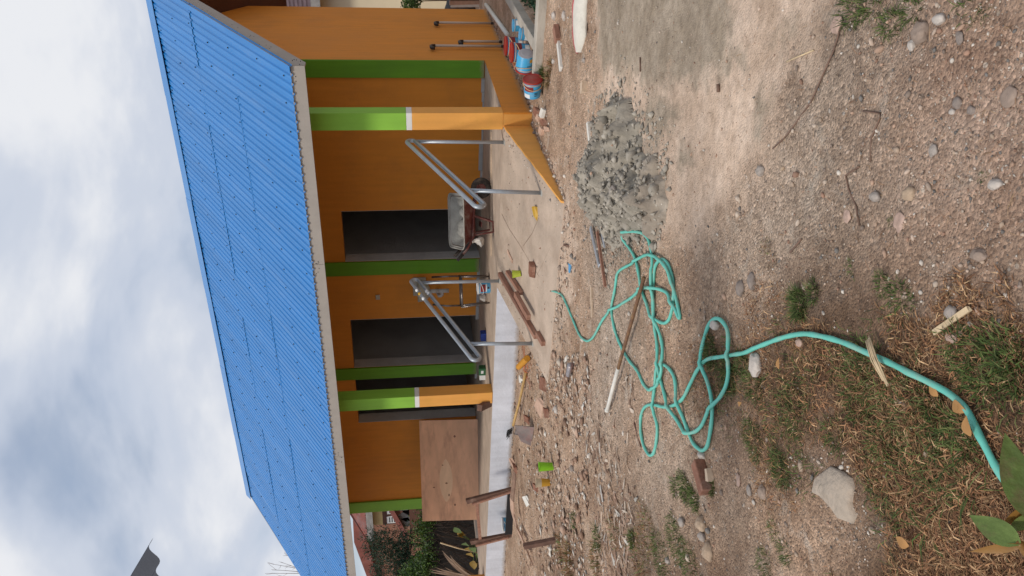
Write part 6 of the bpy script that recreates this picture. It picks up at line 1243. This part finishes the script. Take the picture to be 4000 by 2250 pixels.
# ================================================================== NEAR THE CAMERA
# corner of a corrugated tin eave overhead on the left
def rp(x, y, d): r_ = ray(x, y); r_ = r_/np.linalg.norm(r_); return Vector(CAM+r_*d)
T0, T1 = rp(585, 2100, 3.0), rp(494, 2253, 3.05)                      # gable-side edge, seen from below
ex = (T1-T0).normalized(); ey = (rp(640, 2290, 3.0)-T0).normalized(); en = Vector(AX[1])
b = MB(); nu, nv = 160, 10; pit = 0.083
for j in range(nv+1):
    for i in range(nu+1):
        s_ = i/nu*1.3; h = -0.0125*math.cos(2*math.pi*(s_-0.036)/pit); b.v.append(T0+ey*s_+ex*(j/nv*1.4)+en*h)
b.f = [(j*(nu+1)+i, j*(nu+1)+i+1, (j+1)*(nu+1)+i+1, (j+1)*(nu+1)+i) for j in range(nv) for i in range(nu)]
t = thing('tin_eave', T1+ex*0.9+ey*0.6, 'dark corner of a corrugated tin eave hanging overhead at the frame edge', 'roof edge')
b.build('tin_sheet', 'tin_dark', t, smooth=True)
MB().bar(T0+ex*0.75+en*0.045+ey*0.5, T0+ex*0.75+en*0.045+ey*1.3, 0.05, 0.05).build('purlin', 'timber_dark', t)
g0 = T0+ex*1.2+ey*1.0; MB().tube([(g0.x, g0.y, -0.05), (g0.x, g0.y, g0.z-0.03)], 0.05, 10).build('post', 'timber_dark', t)
# red-edged leaves of a plant at the lower corner
base = GP(4230, 2330); t = thing('red_edged_plant', base, 'broad green leaves with reddish edges at the near corner', 'plant')
def leaf_px(tip, root, d_t, d_r, w, m_, nrm=(0, 0, 1), droop=0.0, fold=0.2):
    a_, c_ = rp(*root, d_r), rp(*tip, d_t); b = MB(); big_leaf(b, a_, c_-a_, (c_-a_).length, w, nrm, 10, droop, fold); lf = b.build('leaf', m_, t, smooth=True)
    MB().tube([base+V(0, 0, 0.02), base.lerp(a_, 0.6)+V(0, 0, 0.03), a_], 0.006, 6).build('stalk', 'croton_red', t, smooth=True); return lf
vw = -Vector(AX[2])
leaf_px((3925, 1690), (4025, 2030), 1.42, 1.36, 0.023, 'croton', vw+Vector((0, 0, 0.3)), fold=0.15)
leaf_px((3785, 2012), (3985, 2125), 1.45, 1.42, 0.017, 'croton', vw+Vector((0.2, 0, 0.3)), fold=0.3)
leaf_px((3788, 2155), (3990, 2128), 1.46, 1.42, 0.008, 'croton_red', vw, fold=0.3)
leaf_px((3935, 2080), (4060, 2000), 1.46, 1.42, 0.015, 'croton', vw, fold=0.2)
leaf_px((3905, 2060), (4030, 1965), 1.45, 1.42, 0.009, 'croton_red', vw, fold=0.3)
# dry leaves on the thatch
for k, (px, py, L, lab) in enumerate(((3700, 1545, 0.05, 'broad orange dry leaf beside the hose near the camera'), (3770, 1570, 0.06, 'curled brown leaf lying over the hose'), (3580, 2130, 0.06, 'rolled brown leaf on the dry thatch'), (3070, 1440, 0.05, 'pale brown leaf next to the cement lump'), (2930, 1580, 0.04, 'tan leaf on the grass inside the hose bends'), (3860, 1700, 0.06, 'brown leaf partly covering the hose near the corner'))):
    p = GP(px, py, 0.035); b = MB(); big_leaf(b, p, (random.uniform(-1, 1), random.uniform(-1, 1), 0.1), L, L*0.28, (0, 0, 1), 6, 0.3, 0.35); tag(b.build('dry_leaf', 'dry_leaf', smooth=True), lab, 'leaf', 'dry leaves on the thatch')
